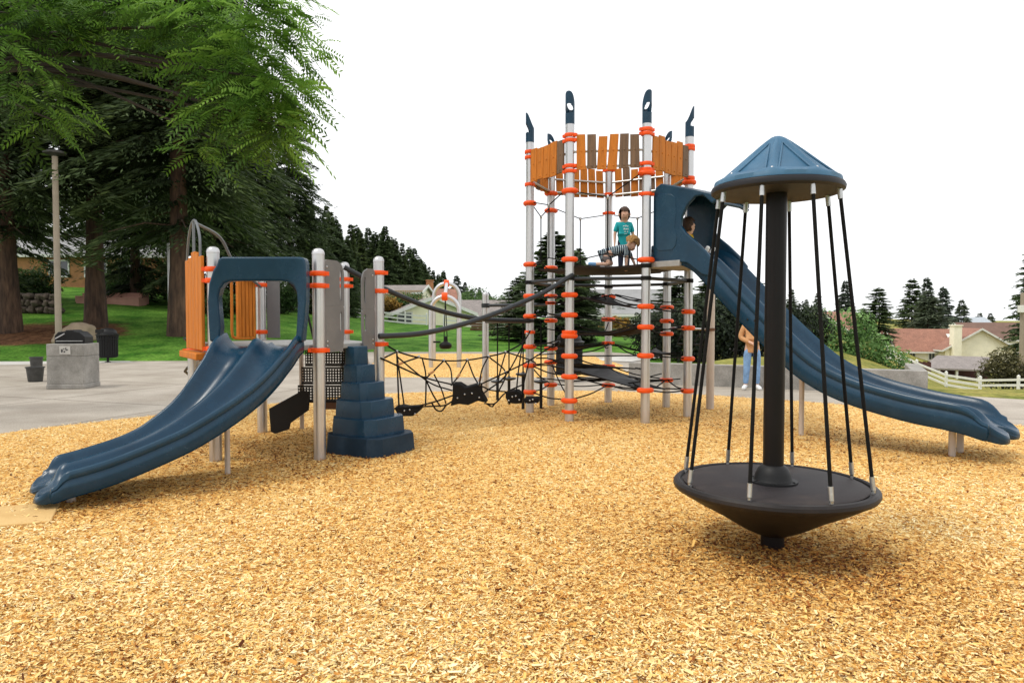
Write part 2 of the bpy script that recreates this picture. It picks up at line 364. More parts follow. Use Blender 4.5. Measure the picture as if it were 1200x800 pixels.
struct(sheet('concrete_path', conc, 0, path_mat()))
# pale strip of newer concrete along the lawn
stp = [G(-100, 421.5), G(0, 421.8), G(146, 420.5), G(156, 424.5), G(0, 427.5), G(-100, 427.5)]
struct(sheet('pale_pavement', [(p.x, p.y) for p in stp], .004, CONC_L))
strip('far_path', [(3.4, 25), (4.6, 27), (6.6, 30), (9.5, 33), (13, 37)], 1.7, .02, CONC_L)
# wood chip bed
edge = [G(-260, 545), G(-120, 524), G(0, 508), G(60, 500), G(190, 486), G(330, 472), G(450, 461), G(600, 458), G(700, 458), G(790, 461), G(880, 466), G(1000, 475), G(1100, 486), G(1200, 499), G(1330, 520)]
bed = [(p.x, p.y) for p in curve(edge, 5)]
bed = [(-8.5, 5.5), (-8, 1)] [::-1] + bed + [(9.2, 5), (8.2, 1)]
bed = [(-7.6, 1.0), (-8.0, 5.2)] + [(p.x, p.y) for p in curve(edge[1:-1], 5)] + [(8.2, 5.2), (7.8, 1.0)]
bedA = np.array(bed)
def inside(px, py, poly):
    r = np.zeros(px.shape, bool); n = len(poly)
    for i in range(n):
        x1, y1 = poly[i]; x2, y2 = poly[(i + 1) % n]
        c = ((y1 > py) != (y2 > py)) & (px < (x2 - x1) * (py - y1) / (y2 - y1 + 1e-12) + x1); r ^= c
    return r
def edge_dist(px, py, poly):
    d = np.full(px.shape, 1e9); n = len(poly)
    for i in range(n):
        a = np.array(poly[i]); b = np.array(poly[(i + 1) % n]); ab = b - a
        t = np.clip(((px - a[0]) * ab[0] + (py - a[1]) * ab[1]) / (ab @ ab), 0, 1)
        d = np.minimum(d, np.hypot(px - a[0] - t * ab[0], py - a[1] - t * ab[1]))
    return d
def chips_h(x, y):
    b = .018 * np.sin(1.7 * x + .6 * y) * np.sin(1.3 * y - .5 * x + 1) + .012 * np.sin(4.1 * x + 2) * np.sin(3.7 * y + 1.1 * x) + .006 * np.sin(9.3 * x + y) * np.sin(8.1 * y - 2 * x)
    return .022 + .55 * b
def bed_mat(attr):
    m = bpy.data.materials.new('wood_chips_%s' % attr); m.use_nodes = True
    N, L = m.node_tree.nodes, m.node_tree.links; b = N['Principled BSDF']; b.inputs['Roughness'].default_value = .85; b.inputs['Specular IOR Level'].default_value = .2
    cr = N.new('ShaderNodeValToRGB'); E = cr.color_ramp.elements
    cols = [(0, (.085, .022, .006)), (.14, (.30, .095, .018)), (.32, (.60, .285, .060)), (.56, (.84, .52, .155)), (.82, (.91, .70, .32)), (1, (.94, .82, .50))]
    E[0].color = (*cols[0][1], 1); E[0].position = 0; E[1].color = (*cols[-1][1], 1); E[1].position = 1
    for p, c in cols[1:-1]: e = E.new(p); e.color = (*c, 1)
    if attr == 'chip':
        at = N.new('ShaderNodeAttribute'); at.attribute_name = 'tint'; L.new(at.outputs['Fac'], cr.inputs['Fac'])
    else:
        tc = N.new('ShaderNodeTexCoord'); mp = N.new('ShaderNodeMapping'); mp.inputs['Scale'].default_value = (26, 60, 40); L.new(tc.outputs['Object'], mp.inputs[0])
        v = N.new('ShaderNodeTexVoronoi'); v.inputs['Scale'].default_value = 1; L.new(mp.outputs[0], v.inputs['Vector'])
        mp2 = N.new('ShaderNodeMapping'); mp2.inputs['Scale'].default_value = (70, 30, 40); mp2.inputs['Rotation'].default_value = (0, 0, .5); L.new(tc.outputs['Object'], mp2.inputs[0])
        v2 = N.new('ShaderNodeTexVoronoi'); v2.inputs['Scale'].default_value = 1; L.new(mp2.outputs[0], v2.inputs['Vector'])
        n = N.new('ShaderNodeTexNoise'); n.inputs['Scale'].default_value = 2; L.new(tc.outputs['Object'], n.inputs['Vector'])
        gt = N.new('ShaderNodeMath'); gt.operation = 'GREATER_THAN'; gt.inputs[1].default_value = .5; L.new(n.outputs['Fac'], gt.inputs[0])
        mx = N.new('ShaderNodeMix'); mx.data_type = 'RGBA'; mx.inputs[0].default_value = .5; L.new(v.outputs['Color'], mx.inputs[6]); L.new(v2.outputs['Color'], mx.inputs[7])
        sp = N.new('ShaderNodeSeparateColor'); L.new(mx.outputs[2], sp.inputs[0]); L.new(sp.outputs[0], cr.inputs['Fac'])
        bp = N.new('ShaderNodeBump'); bp.inputs['Strength'].default_value = .8; bp.inputs['Distance'].default_value = .02; L.new(v.outputs['Distance'], bp.inputs['Height']); L.new(bp.outputs[0], b.inputs['Normal'])
    L.new(cr.outputs[0], b.inputs['Base Color']); return m
BASE_M = bed_mat('base'); CHIP_M = bed_mat('chip')
# bed surface: a grid clipped to the outline, edges sinking under the path
def bed_surface(name, poly, st, h):
    A = np.array(poly); gx = np.arange(A[:, 0].min() - st, A[:, 0].max() + st, st); gy = np.arange(A[:, 1].min() - st, A[:, 1].max() + st, st)
    X, Y = np.meshgrid(gx, gy); ins = inside(X, Y, poly); ed = edge_dist(X, Y, poly)
    Z = np.where(ins, h(X, Y) * np.clip(ed / .25, 0, 1) + .006, -.03 - np.clip(ed, 0, 1) * .02)
    n = len(gx); ok = ins | (ed < st * 1.5); mb = MB(); idx = -np.ones(X.shape, int); k = 0
    for j in range(len(gy)):
        for i in range(n):
            if ok[j, i]: idx[j, i] = k; k += 1; mb.v.append((X[j, i], Y[j, i], Z[j, i]))
    for j in range(len(gy) - 1):
        for i in range(n - 1):
            q = (idx[j, i], idx[j, i + 1], idx[j + 1, i + 1], idx[j + 1, i])
            if min(q) >= 0: mb.f.append(q)
    return struct(mb.build(name, BASE_M, smooth=180))
bed_surface('wood_chip_bed', bed, .16, chips_h)
bed2 = [(p.x, p.y) for p in (G(436, 441.5), G(520, 442.5), G(640, 442), G(738, 440), G(728, 428), G(700, 418), G(640, 415.2), G(520, 414.8), G(452, 415.2), G(436, 425))]
bed_surface('far_wood_chip_bed', bed2, .4, lambda x, y: .04 + 0 * x)
# loose chips: one countless mass
def chips(n, ymin, ymax, power, lmin, lmax, name):
    r = rng
    u = r.random(n); a = 1 - power
    yy = (ymin ** a + u * (ymax ** a - ymin ** a)) ** (1 / a)
    xx = (r.random(n) * 2 - 1) * (yy * .80 + .9)
    k = inside(xx, yy, bed); xx, yy = xx[k], yy[k]; n = len(xx)
    ed = edge_dist(xx, yy, bed); zz = chips_h(xx, yy) * np.clip(ed / .25, 0, 1) + .006 + r.random(n) ** 2 * .022
    ln = lmin + (lmax - lmin) * r.random(n) ** 2.4; ln = np.where(r.random(n) < .02, ln * 1.7, ln); wd = ln * (.13 + .20 * r.random(n)) + .0018
    yaw = r.random(n) * 2 * np.pi; pit = r.normal(0, .28, n); rol = r.normal(0, .45, n)
    fx = np.stack([np.cos(yaw) * np.cos(pit), np.sin(yaw) * np.cos(pit), np.sin(pit)], 1)
    sx = np.stack([-np.sin(yaw) * np.cos(rol), np.cos(yaw) * np.cos(rol), np.sin(rol)], 1)
    c = np.stack([xx, yy, zz], 1); L_ = ln[:, None] / 2; W_ = wd[:, None] / 2
    j = lambda: (.65 + .7 * r.random(n))[:, None]
    V = np.stack([c - fx * L_ * j() - sx * W_ * j(), c + fx * L_ * j() - sx * W_ * j(), c + fx * L_ * j() + sx * W_ * j(), c - fx * L_ * j() + sx * W_ * j()], 1)
    patch = .07 * np.sin(.9 * xx + 1.3) * np.sin(.8 * yy + .4) + .05 * np.sin(2.6 * xx + yy) * np.sin(2.2 * yy - .7 * xx)
    worn_or_shaded = np.zeros(n)                       # redder chips by the decks: some wear, mostly equipment shade painted into the tint
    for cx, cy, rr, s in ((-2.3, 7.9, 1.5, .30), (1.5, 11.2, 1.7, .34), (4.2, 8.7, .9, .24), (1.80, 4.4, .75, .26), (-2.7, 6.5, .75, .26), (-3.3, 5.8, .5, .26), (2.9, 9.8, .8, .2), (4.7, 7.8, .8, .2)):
        worn_or_shaded = np.maximum(worn_or_shaded, s * np.exp(-((xx - cx) ** 2 + (yy - cy) ** 2) / (rr * rr)))
    t = np.clip(r.beta(2.9, 1.35, n) + patch * 1.3 - worn_or_shaded * 2.3 - (r.random(n) < .14) * (.25 + .4 * r.random(n)), 0, 1)
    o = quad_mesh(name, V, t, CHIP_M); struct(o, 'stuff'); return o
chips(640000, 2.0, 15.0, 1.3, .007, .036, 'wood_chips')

# ------------------------------------------------------------------ playground helpers
def collar(mb, c, big, ang=0.):
    x, y, z = c
    if big:
        mb.lathe([(.066, -.036), (.098, -.036), (.122, -.022), (.130, 0), (.122, .022), (.098, .036), (.066, .036)], c, 20, Matrix.Rotation(ang, 3, 'Z'), 1.0, .84)
    else:
        mb.lathe([(.064, -.026), (.080, -.026), (.084, -.02), (.084, .02), (.080, .026), (.064, .026)], c, 20)
        M = Matrix.Rotation(ang, 3, 'Z')
        for s in (-1, 1): mb.box(Vector(c) + M @ Vector((s * .09, 0, 0)), (.045, .05, .042), M=M)
def post_obj(parent, x, y, top, r=.064, z0=-.05, m=None, dome=True, name='post', label=None):
    mb = MB(); p = [(r, z0), (r, top - .07)]
    if dome: p += [(r * 1.04, top - .068), (r * 1.04, top - .055), (r * .98, top - .035), (r * .78, top - .014), (r * .4, top - .002), (.005, top)]
    else: p += [(r, top)]
    mb.lathe(p, (x, y, 0), 20); return mb.build(name, m or STEEL, parent, smooth=35)
def clamp_obj(post, x, y, z, big, ang): mb = MB(); collar(mb, (x, y, z), big, ang); return mb.build('clamp', ORANGE, post, smooth=35)
def rope_obj(parent, pts, r=.009, name='rope', m=None, n=6, cat=True):
    mb = MB(); mb.tube(curve(pts, 6) if cat and len(pts) > 2 else pts, r, n); return mb.build(name, m or ROPE, parent, smooth=60)
def bolt(mb, c, nrm, r=.012):
    q = Vector(nrm).to_track_quat('Z', 'Y').to_matrix(); mb.lathe([(r, -.004), (r, .004), (r * .6, .008), (.001, .009)], c, 10, q)

def bolts_(parent, lst, m=None):
    for c, n_, r_ in lst: mb = MB(); bolt(mb, c, n_, r_); mb.build('bolt', m or FERR, parent)
# ------------------------------------------------------------------ slides
def slide(root, axis_pts, zfun, Ltot, W, railh, skirt, nose, hood_len=0., m=BLUE):
    """double-lane chute swept along axis_pts (x, y); zfun(q) lane height at arclength fraction q"""
    C = curve([(p[0], p[1], 0) for p in axis_pts], 14); S = [0]
    for a, b in zip(C, C[1:]): S.append(S[-1] + (b - a).length)
    T = S[-1]; n = 64; secs = []
    def at(s):
        k = min(max(int(np.searchsorted(S, s)) - 1, 0), len(C) - 2); t = (s - S[k]) / max(1e-6, S[k + 1] - S[k]); return C[k].lerp(C[k + 1], t)
    h = W / 2
    def prof(rs, ds):       # (lateral, up, lane weight)
        half = [(h * .985, -skirt, 0), (h * 1.0, -.02, 0), (h * 1.01, .02, 0), (h * 1.0, railh * rs * .42, .0), (h * .962, railh * rs * .50, .0), (h * .962, railh * rs * .56, .0), (h * 1.0, railh * rs * .62, .0), (h * .985, railh * rs * .92, 0), (h * .95, railh * rs, 0), (h * .90, railh * rs * .94, 0), (h * .855, railh * rs * .62, .15),
                (h * .80, .05 * rs + .012, .5), (h * .70, .012, .85), (h * .5, 0, 1.), (h * .30, .012, .85), (h * .20, .05 * rs, .5), (h * .12, .105 * ds, .15), (h * .06, .135 * ds, 0), (0, .142 * ds, 0)]
        return [(-a, b, c) for a, b, c in half] + [(a, b, c) for a, b, c in reversed(half[:-1])]
    mb = MB(); vs = []; lip = 7; lr = .036
    for i in range(n + 1 + lip):
        q = min(1, i / n); s = q * T; p = at(s); t = (at(min(s + .02, T)) - at(max(s - .02, 0))).normalized(); e = .01
        dz = (zfun(min(1, q + e)) - zfun(max(0, q - e))) / ((min(1, q + e) - max(0, q - e)) * T)
        tv = Vector((t.x, t.y, dz)).normalized(); lat = Vector((-t.y, t.x, 0)); up = lat.cross(tv)
        if up.z < 0: up = -up
        fw = float(sstep(.92, 1., q)); rs = 1 - .60 * fw; ds = float(sstep(0, .07, q)) * (1 - .86 * fw)
        A = max(0, i - n) / lip * math.pi / 2; base = p + Vector((0, 0, zfun(q))); top = prof(rs, ds); m_n = len(top)
        for lower in (0, 1):
            for w, v, c in top:
                bv = -skirt - .012 - .035 * c if not lower else -skirt
                lo_v = -skirt - .004 - (.02 * c) - .02 * fw
                vv = v - .045 * fw * fw * (.4 + .6 * c)
                mid = (vv + lo_v) / 2 - .012 * c
                x = lo_v if lower else vv
                if A: x = mid + (x - mid) * math.cos(A)
                fwd = (nose * (c - .45)) * fw * fw + lr * (.5 + .5 * c) * math.sin(A)
                wl = w * (1 - .05 * fw if abs(w) > h * .8 else 1)
                if lower: wl *= .985
                vs.append(base + lat * wl + up * x + tv * fwd)
    M2 = 2 * m_n; fs = []
    for i in range(n + lip):
        for k in range(m_n - 1):
            a, b = i * M2 + k, (i + 1) * M2 + k
            fs.append((a, a + 1, b + 1, b)); fs.append((a + m_n, b + m_n, b + m_n + 1, a + m_n + 1))
        for k in (0, m_n - 1):
            a, b = i * M2 + k, (i + 1) * M2 + k; fs.append((a, b, b + m_n, a + m_n))
    for i in (0, n + lip):
        for k in range(m_n - 1): a = i * M2 + k; fs.append((a, a + m_n, a + m_n + 1, a + 1))
    mb.add(vs, fs)
    o = mb.build('chute', m, root, smooth=70)
    return o, at, T
def leg_obj(root, x, y, z, r=.03, m=None):
    mb = MB(); mb.lathe([(r, -.05), (r, z)], (x, y, 0), 14); return mb.build('leg', m or STEEL_WARM, root)

# ================================================================== LEFT PLATFORM (hexagonal deck)
HC = Vector((-2.70, 8.50, 0)); HS = 1.09
hexp = [Vector((HC.x + HS * math.cos(R(a)), HC.y + HS * math.sin(R(a)), 0)) for a in (305, 245, 185, 125, 65, 5)]
P1, P2, P6, P5, P3, P4 = hexp           # P1 front right, P2 front left, P6 left, P5 rear left, P3 rear right, P4 right
plat = thing('play_platform', 'low hexagonal play deck on silver posts with orange and grey side panels, at the left', 'play platform', (HC.x, HC.y, 0))
for i, (P, top, zs) in enumerate(((P1, 2.29, (2.02, 1.89, 1.20)), (P2, 2.30, (2.06, 1.94, 1.22)), (P6, 2.28, (1.16,)), (P5, 2.30, (1.98, 1.36)), (P3, 2.29, (2.06, 1.97, 1.36)), (P4, 2.29, (2.09, 1.87, 1.23)))):
    po = post_obj(plat, P.x, P.y, top)
    for z in zs: clamp_obj(po, P.x, P.y, z, False, R(10))
mb = MB(); mb.lathe([(HS - .10, 1.20), (HS - .06, 1.20), (HS - .06, 1.255), (.01, 1.255)], (HC.x, HC.y, 0), 6)
mb.build('deck', DECK, plat, smooth=0, bevel=.008)
def edge_boards(P, Q, n, z0, z1, name, m, t0=.1, t1=.9, th=.035, gap=.012, tops=None):
    mb = MB(); d = (Q - P).normalized(); L = (Q - P).length; w = L * (t1 - t0) / n
    for k in range(n):
        c = P + d * (L * t0 + w * (k + .5)); zt = z1 if not tops else tops[k]
        mb.box((c.x, c.y, (z0 + zt) / 2), (w - gap, th, zt - z0), math.atan2(d.y, d.x))
    return mb.build(name, m, plat, smooth=30, bevel=.008)
of = Vector((-.82, -.57, 0)) * .10
edge_boards(P2 + of, P6 + of, 5, 1.20, 2.26, 'orange_panel', BOARD_O, .02, .80, tops=(2.20, 2.25, 2.27, 2.22, 2.2))
mb = MB(); c = (P2 + P6) / 2 + of * .9; d = (P6 - P2).normalized(); mb.box((c.x, c.y, 1.135), (.92, .16, .075), math.atan2(d.y, d.x)); mb.build('ledge', BOARD_O, plat, bevel=.012)
# hoop above the left panel
hoop = [P2 + d * .28 + Vector((0, 0, 2.2)), P2 + d * .3 + Vector((0, 0, 2.42)), P2 + d * .5 + Vector((0, 0, 2.60)), P2 + d * .72 + Vector((0, 0, 2.58)), P2 + d * .9 + Vector((0, 0, 2.40)), P2 + d * .98 + Vector((0, 0, 2.18))]
hoop = [p + of - d * .15 for p in hoop]; mb = MB(); mb.tube(curve(hoop, 6), .014, 8); mb.tube([P2 + of + d * .45 + Vector((0, 0, 2.2)), P2 + of + d * .45 + Vector((0, 0, 2.6))], .016, 8)
q = P5 - P2; mb.tube(curve([P2 + of + d * .45 + Vector((0, 0, 2.6)), P2 + d * .45 + q * .3 + Vector((0, 0, 2.5)), P2 + d * .3 + q * .55 + Vector((0, 0, 2.2)), P5 + Vector((.02, -.05, 1.95))], 6), .017, 8)
mb.build('hoop_rail', mat('grey_tube_paint', (.16, .17, .18), .4, .4, .1, 5), plat)
# rear left orange panel with its bent tube frame, grey rear board
edge_boards(P6, P5, 5, 1.30, 2.18, 'orange_panel', BOARD_O, .62, .90, th=.05)
mb = MB(); d = (P5 - P6).normalized(); a = P6 + d * .62; b = P6 + d * 1.0
mb.tube(curve([a + Vector((0, -.05, 2.2)), a + Vector((0, -.05, 1.6)), a + Vector((.0, -.05, 1.36)), a + d * .06 + Vector((0, -.05, 1.29)), b + Vector((0, -.05, 1.28))], 5), .018, 8); mb.build('panel_frame', BOARD_O, plat)
mb = MB(); mb.prism([(.02, 1.28), (.19, 1.28), (.19, 2.15), (.15, 2.2), (.02, 2.2)], (P5.x + .06, P5.y, 0), (1, 0, 0), (0, 0, 1), .02); mb.build('grey_panel', GREY_P, plat, bevel=.006)
mb = MB()
for dx, lean in ((.36, .26), (.44, .42)): mb.tube(curve([(P5.x + dx - .05, P5.y + .05, 2.1), (P5.x + dx + lean * .5, P5.y + .25, 1.75), (P5.x + dx + lean, P5.y + .3, 1.22)], 6), .016, 8)
mb.build('rear_handrail', BLKMET, plat)
# slotted grey entry panels either side of the stepped climber
def slot_panel(P, Q, s0, s1, flip, z0, z1):
    d = (Q - P).normalized(); w = s1 - s0; o = P + d * s0
    def fx(x): return x if not flip else w - x
    out = [(0, z0 + .02), (.02, z0), (w - .03, z0), (w - .01, z0 + .03), (w - .01, z0 + .14), (w, z0 + .2), (w, z1 - .14), (w - .03, z1 - .05), (w - .10, z1 - .005), (w - .15, z1), (.02, z1), (0, z1 - .02)]
    mb = MB(); zm = (z0 + z1) / 2; sx0, sx1 = w - .075, w - .035
    # plate built as a frame of flush blocks round two slots
    def loop(z, c): return [(sx0, z), (sx1, z)]
    n = 24
    outer = []; per = [Vector((a, b)) for a, b in out]; Ls = [(per[(i + 1) % len(per)] - per[i]).length for i in range(len(per))]; tot = sum(Ls)
    def plate(zlo, zhi, hlo, hhi, poly):
        inner_c = ((sx0 + sx1) / 2, (hlo + hhi) / 2); ot = []; inn = []
        for k in range(40):
            A = 2 * math.pi * (k + .5) / 40; dx, dz = math.cos(A), math.sin(A)
            # outer: ray to polygon
            best = 1e9
            for i in range(len(poly)):
                (x1, y1), (x2, y2) = poly[i], poly[(i + 1) % len(poly)]; ex, ey = x2 - x1, y2 - y1; den = dx * ey - dz * ex
                if abs(den) < 1e-9: continue
                t = ((x1 - inner_c[0]) * ey - (y1 - inner_c[1]) * ex) / den; s = ((x1 - inner_c[0]) * dz - (y1 - inner_c[1]) * dx) / den
                if t > 0 and -1e-6 <= s <= 1 + 1e-6: best = min(best, t)
            ot.append((inner_c[0] + dx * best, inner_c[1] + dz * best))
            # inner: stadium
            hw = (sx1 - sx0) / 2; hh = (hhi - hlo) / 2 - hw; sy = hh if dz > 0 else -hh
            if abs(dx) > 1e-6 and abs(hw / abs(dx) * dz) <= hh: tt = hw / abs(dx); inn.append((inner_c[0] + dx * tt, inner_c[1] + dz * tt))
            else:
                bq = -dz * sy; cq = sy * sy - hw * hw; tt = -bq + math.sqrt(max(0, bq * bq - cq)); inn.append((inner_c[0] + dx * tt, inner_c[1] + dz * tt))
        mb.ring([(fx(a), b) for a, b in ot], [(fx(a), b) for a, b in inn], o, d, (0, 0, 1), .02)
    lo = [(0, z0 + .02), (.02, z0), (w - .03, z0), (w - .01, z0 + .03), (w - .01, z0 + .14), (w, z0 + .2), (w, zm), (0, zm)]
    hi = [(0, zm + .001), (w, zm + .001), (w, z1 - .14), (w - .03, z1 - .05), (w - .10, z1 - .005), (w - .15, z1), (.02, z1), (0, z1 - .02)]
    plate(z0, zm, z0 + .22, zm - .06, lo); plate(zm, z1, zm + .06, z1 - .1, hi)
    po = mb.build('grey_panel', GREY_P, plat, smooth=30)
    nn = d.cross(Vector((0, 0, 1))); bolts_(po, [(o + d * fx(.05) + Vector((0, 0, z)) + nn * .012, nn, .012) for z in (z0 + .07, z0 + .12, z1 - .08)])
slot_panel(P1, P4, .075, .42, False, 1.17, 2.18)
slot_panel(P1, P4, .75, 1.00, True, 1.17, 2.13)
# perforated black steps behind, with stringer
st_ = thing('rear_steps', 'black perforated metal steps behind the low blue slide deck', 'steps', (-2.7, 9.3, 0))
for k in range(3):
    z0 = 1.14 - .24 * k; mb = MB(); y = 9.30; x0, x1 = -2.72 - .05 * k, -1.95 - .02 * k; nx = 22; nz = 5; zt, zb = z0, z0 - .225
    gx = [x0 + (x1 - x0) * i / nx for i in range(nx + 1)]; gz = [zb + .03 + (zt - zb - .05) * j / nz for j in range(nz + 1)]
    for i in range(nx):
        for j in range(nz):
            a, b = gx[i], gx[i + 1]; c_, e_ = gz[j], gz[j + 1]; g = .26; A = a + (b - a) * g; B = b - (b - a) * g; Cc = c_ + (e_ - c_) * g; E = e_ - (e_ - c_) * g
            mb.ring([(a, c_), (b, c_), (b, e_), (a, e_)], [(A, Cc), (B, Cc), (B, E), (A, E)], (0, y, 0), (1, 0, 0), (0, 0, 1), .004)
    mb.box(((x0 + x1) / 2, y, zb + .013), (x1 - x0, .012, .03)); mb.box(((x0 + x1) / 2, y, zt - .008), (x1 - x0, .012, .02)); mb.box(((x0 + x1) / 2, y + .12, zb), (x1 - x0, .24, .01))
    mb.build('perforated_riser', BLKMET, st_, smooth=0)
mb = MB(); mb.prism([(-3.16, .06), (-3.10, .03), (-2.92, .09), (-2.90, .17), (-2.66, .34), (-2.64, .58), (-2.74, .60), (-3.18, .36)], (0, 9.24, 0), (1, 0, 0), (0, 0, 1), .03)
mb.build('stringer', BLKMET, st_, bevel=.006)
mb = MB(); mb.box((-2.42, 9.4, .40), (.35, .2, .12)); mb.build('foot_bracket', WOODB, st_, bevel=.01)
mb = MB(); mb.tube([(-1.96, 9.3, 1.15), (-1.78, 9.28, .55)], .028, 8); mb.build('brace', STEEL_WARM, st_); mb = MB(); mb.tube([(-2.86, 9.6, .0), (-2.86, 9.6, 1.2)], .03, 8); mb.build('brace', STEEL_WARM, st_)
# springy coil climber on the far left
coil = thing('coil_climber', 'grey coiled tube climber at the left edge of the low deck', 'climber', (-3.98, 8.75, 0))
mb = MB(); mb.tube([Vector((-3.90 + .09 * math.cos(a / 8 * 2 * math.pi), 8.72 + .22 * math.sin(a / 8 * 2 * math.pi), .25 + .40 * a / 8)) for a in range(22)], .016, 8); mb.build('coil', GREY_D, coil)
mb = MB(); mb.tube([(-3.88, 8.72, -.05), (-3.88, 8.72, 1.4)], .03, 10); mb.build('pole', STEEL, coil)

# ---- low double slide
sl = thing('double_slide', 'short dark blue double slide with arched hood, curving down to the left', 'slide', (-2.7, 7.4, 0))
LQ = [0, .06, .12, .22, .34, .46, .58, .70, .82, .92, 1.0]
LZ = [1.245, 1.23, 1.15, .975, .76, .575, .425, .315, .24, .195, .175]
def zl(q): return smooth1d(q, LQ, LZ) if .05 < q < .97 else interp(q, LQ, LZ)
def zl(q): return float(np.mean([np.interp(q + d_, LQ, LZ) for d_ in (-.05, -.03, -.01, .01, .03, .05)]))
ch, at_l, TL = slide(sl, [(-2.63, 7.50), (-2.66, 7.10), (-2.80, 6.72), (-3.08, 6.38), (-3.48, 6.07), (-3.86, 5.78)], zl, 2.4, .87, .15, .06, .09)
leg_obj(sl, -2.765, 6.84, .62, .026); leg_obj(sl, -3.64, 5.80, .13, .035)
def rrect_hood():
    # arch: outer loop and opening loop, sampled together
    out = [(-3.13, 1.30), (-3.14, 1.50), (-3.145, 1.72), (-3.13, 1.90), (-3.085, 2.04), (-3.045, 2.10), (-3.03, 2.15), (-3.00, 2.175), (-2.6, 2.175), (-2.2, 2.175), (-2.145, 2.165), (-2.13, 2.12), (-2.125, 1.95), (-2.13, 1.72), (-2.15, 1.50), (-2.17, 1.30)]
    inn = [(-3.04, 1.30), (-3.03, 1.46), (-3.045, 1.66), (-3.05, 1.76), (-3.025, 1.85), (-2.985, 1.905), (-2.93, 1.925), (-2.85, 1.93), (-2.6, 1.93), (-2.40, 1.93), (-2.33, 1.92), (-2.27, 1.885), (-2.235, 1.82), (-2.225, 1.70), (-2.235, 1.50), (-2.25, 1.30)]
    return out, inn
out, inn = rrect_hood(); mb = MB(); y0, y1 = 7.30, 7.48; n = len(out)
vs = []
for (ax, az), (bx, bz) in zip(out, inn):
    lean = .0
    for (x, z), yy in (((ax, az), y0 + .02), ((bx, bz), y0 + .05), ((bx, bz), y1), ((ax, az), y1)): vs.append((x, yy, z))
mb.add(vs, [(i * 4 + k, i * 4 + (k + 1) % 4, (i + 1) * 4 + (k + 1) % 4, (i + 1) * 4 + k) for i in range(n - 1) for k in range(4)] + [(3, 2, 1, 0), tuple(range((n - 1) * 4, n * 4))])
mb.build('hood', BLUE, sl, smooth=35, bevel=.02, seg=3)

# ---- stacked step climber
sc_ = thing('step_climber', 'dark blue stepped pod climber with six faceted tiers, beside the low deck', 'climber', (-1.65, 8.1, 0))
ux = Vector((-.85, .52, 0)).normalized(); uy = Vector((.52, .85, 0)).normalized()
N0 = Vector((-1.42, 7.62, 0))
def tier(c, a, b, z0, z1, rot, k, m):
    # chamfered block, 10-sided, slightly flared
    ch_ = .30; base = [(-1, -1 + ch_), (-1 + ch_, -1), (.15, -1.04), (1 - ch_, -1), (1, -1 + ch_), (1.03, .1), (1, 1 - ch_), (1 - ch_, 1), (-1 + ch_, 1), (-1, 1 - ch_)]
    mb = MB(); vs = []; cr, sr = math.cos(rot), math.sin(rot)
    for sc, z in ((1.0, z0), (.995, z0 + (z1 - z0) * .3), (.965, z1 - .012), (.945, z1)):
        for x, y in base:
            X_, Y_ = x * a * sc, y * b * sc; X2, Y2 = X_ * cr - Y_ * sr, X_ * sr + Y_ * cr
            vs.append((c.x + X2, c.y + Y2, z))
    n = 10
    mb.add(vs, [(i * n + j, i * n + (j + 1) % n, (i + 1) * n + (j + 1) % n, (i + 1) * n + j) for i in range(3) for j in range(n)] + [tuple(range(n - 1, -1, -1)), tuple(range(3 * n, 4 * n))])
    return mb.build('step', m, sc_, smooth=22, bevel=.008, seg=2)
zt = [0, .235, .425, .62, .815, 1.01, 1.22]
ctr = [(-1.63, 8.12), (-1.66, 8.15), (-1.70, 8.16), (-1.725, 8.17), (-1.765, 8.18), (-1.80, 8.20)]
hw = [(.43, .39), (.345, .33), (.28, .27), (.205, .21), (.145, .155), (.098, .115)]
for k in range(6):
    tier(Vector((*ctr[k], 0)), hw[k][0], hw[k][1], zt[k] - (.03 if k == 0 else .012), zt[k + 1], math.atan2(-.52, .85), k, NAVY if k == 0 else BLUE)

# ================================================================== NET TOWER
TC = Vector((1.545, 11.42, 0)); TR = 1.265
ang7 = [-72.4 - 51.43 * k for k in range(7)]      # A, B, C, D, E, F, G
TP = [Vector((TC.x + TR * math.cos(R(a)), TC.y + TR * math.sin(R(a)), 0)) for a in ang7]
tow = thing('climbing_tower', 'tall seven post climbing tower with orange board parapet and rope nets', 'climbing tower', (TC.x, TC.y, 0))
tops = [D(757, 141, TP[0].y).z, D(671, 142, TP[1].y).z, D(624, 163, TP[2].y).z, D(647, 176, TP[3].y).z, D(712, 190, TP[4].y).z, D(779, 172, TP[5].y).z, D(804, 156, TP[6].y).z]
tops[2] = tops[0]; tops[3] = tops[1]; tops[5] = tops[0]; tops[6] = tops[0]; tops[4] = 4.30
px_post = [757.4, 671, 624.5, 646.5, 711.5, 779, 804.5]
clz = {0: [(157, 0), (152, 0), (192, 0), (199, 0), (203, 1), (227.5, 0), (304.5, 1), (359, 1), (383, 1), (416.5, 1), (457, 1)],
       1: [(159, 0), (165, 0), (195, 0), (201, 0), (224, 1), (304, 1), (345.5, 1), (369, 1), (389, 0), (393.5, 1), (417, 1), (441, 1), (469, 1), (482, 0)],
       2: [(178.5, 0), (185, 0), (216.5, 0), (238.5, 1), (310, 1), (347, 1), (370.5, 1), (389, 0), (406, 1), (428, 1), (459, 1)],
       3: [(227, 1), (247, 1), (314, 1), (347, 1), (355, 0), (375.5, 1), (408, 1), (424, 1), (450.5, 1)],
       4: [(200, 0), (228, 0), (250, 0), (348, 1), (374, 1), (401.5, 0), (429, 1), (451, 1)],
       5: [(250, 0), (360, 1), (376, 1), (391, 1), (445, 1)],
       6: [(172, 0), (175, 0), (209, 0), (214, 1), (365, 1), (384, 1), (420, 1), (457.5, 1)]}
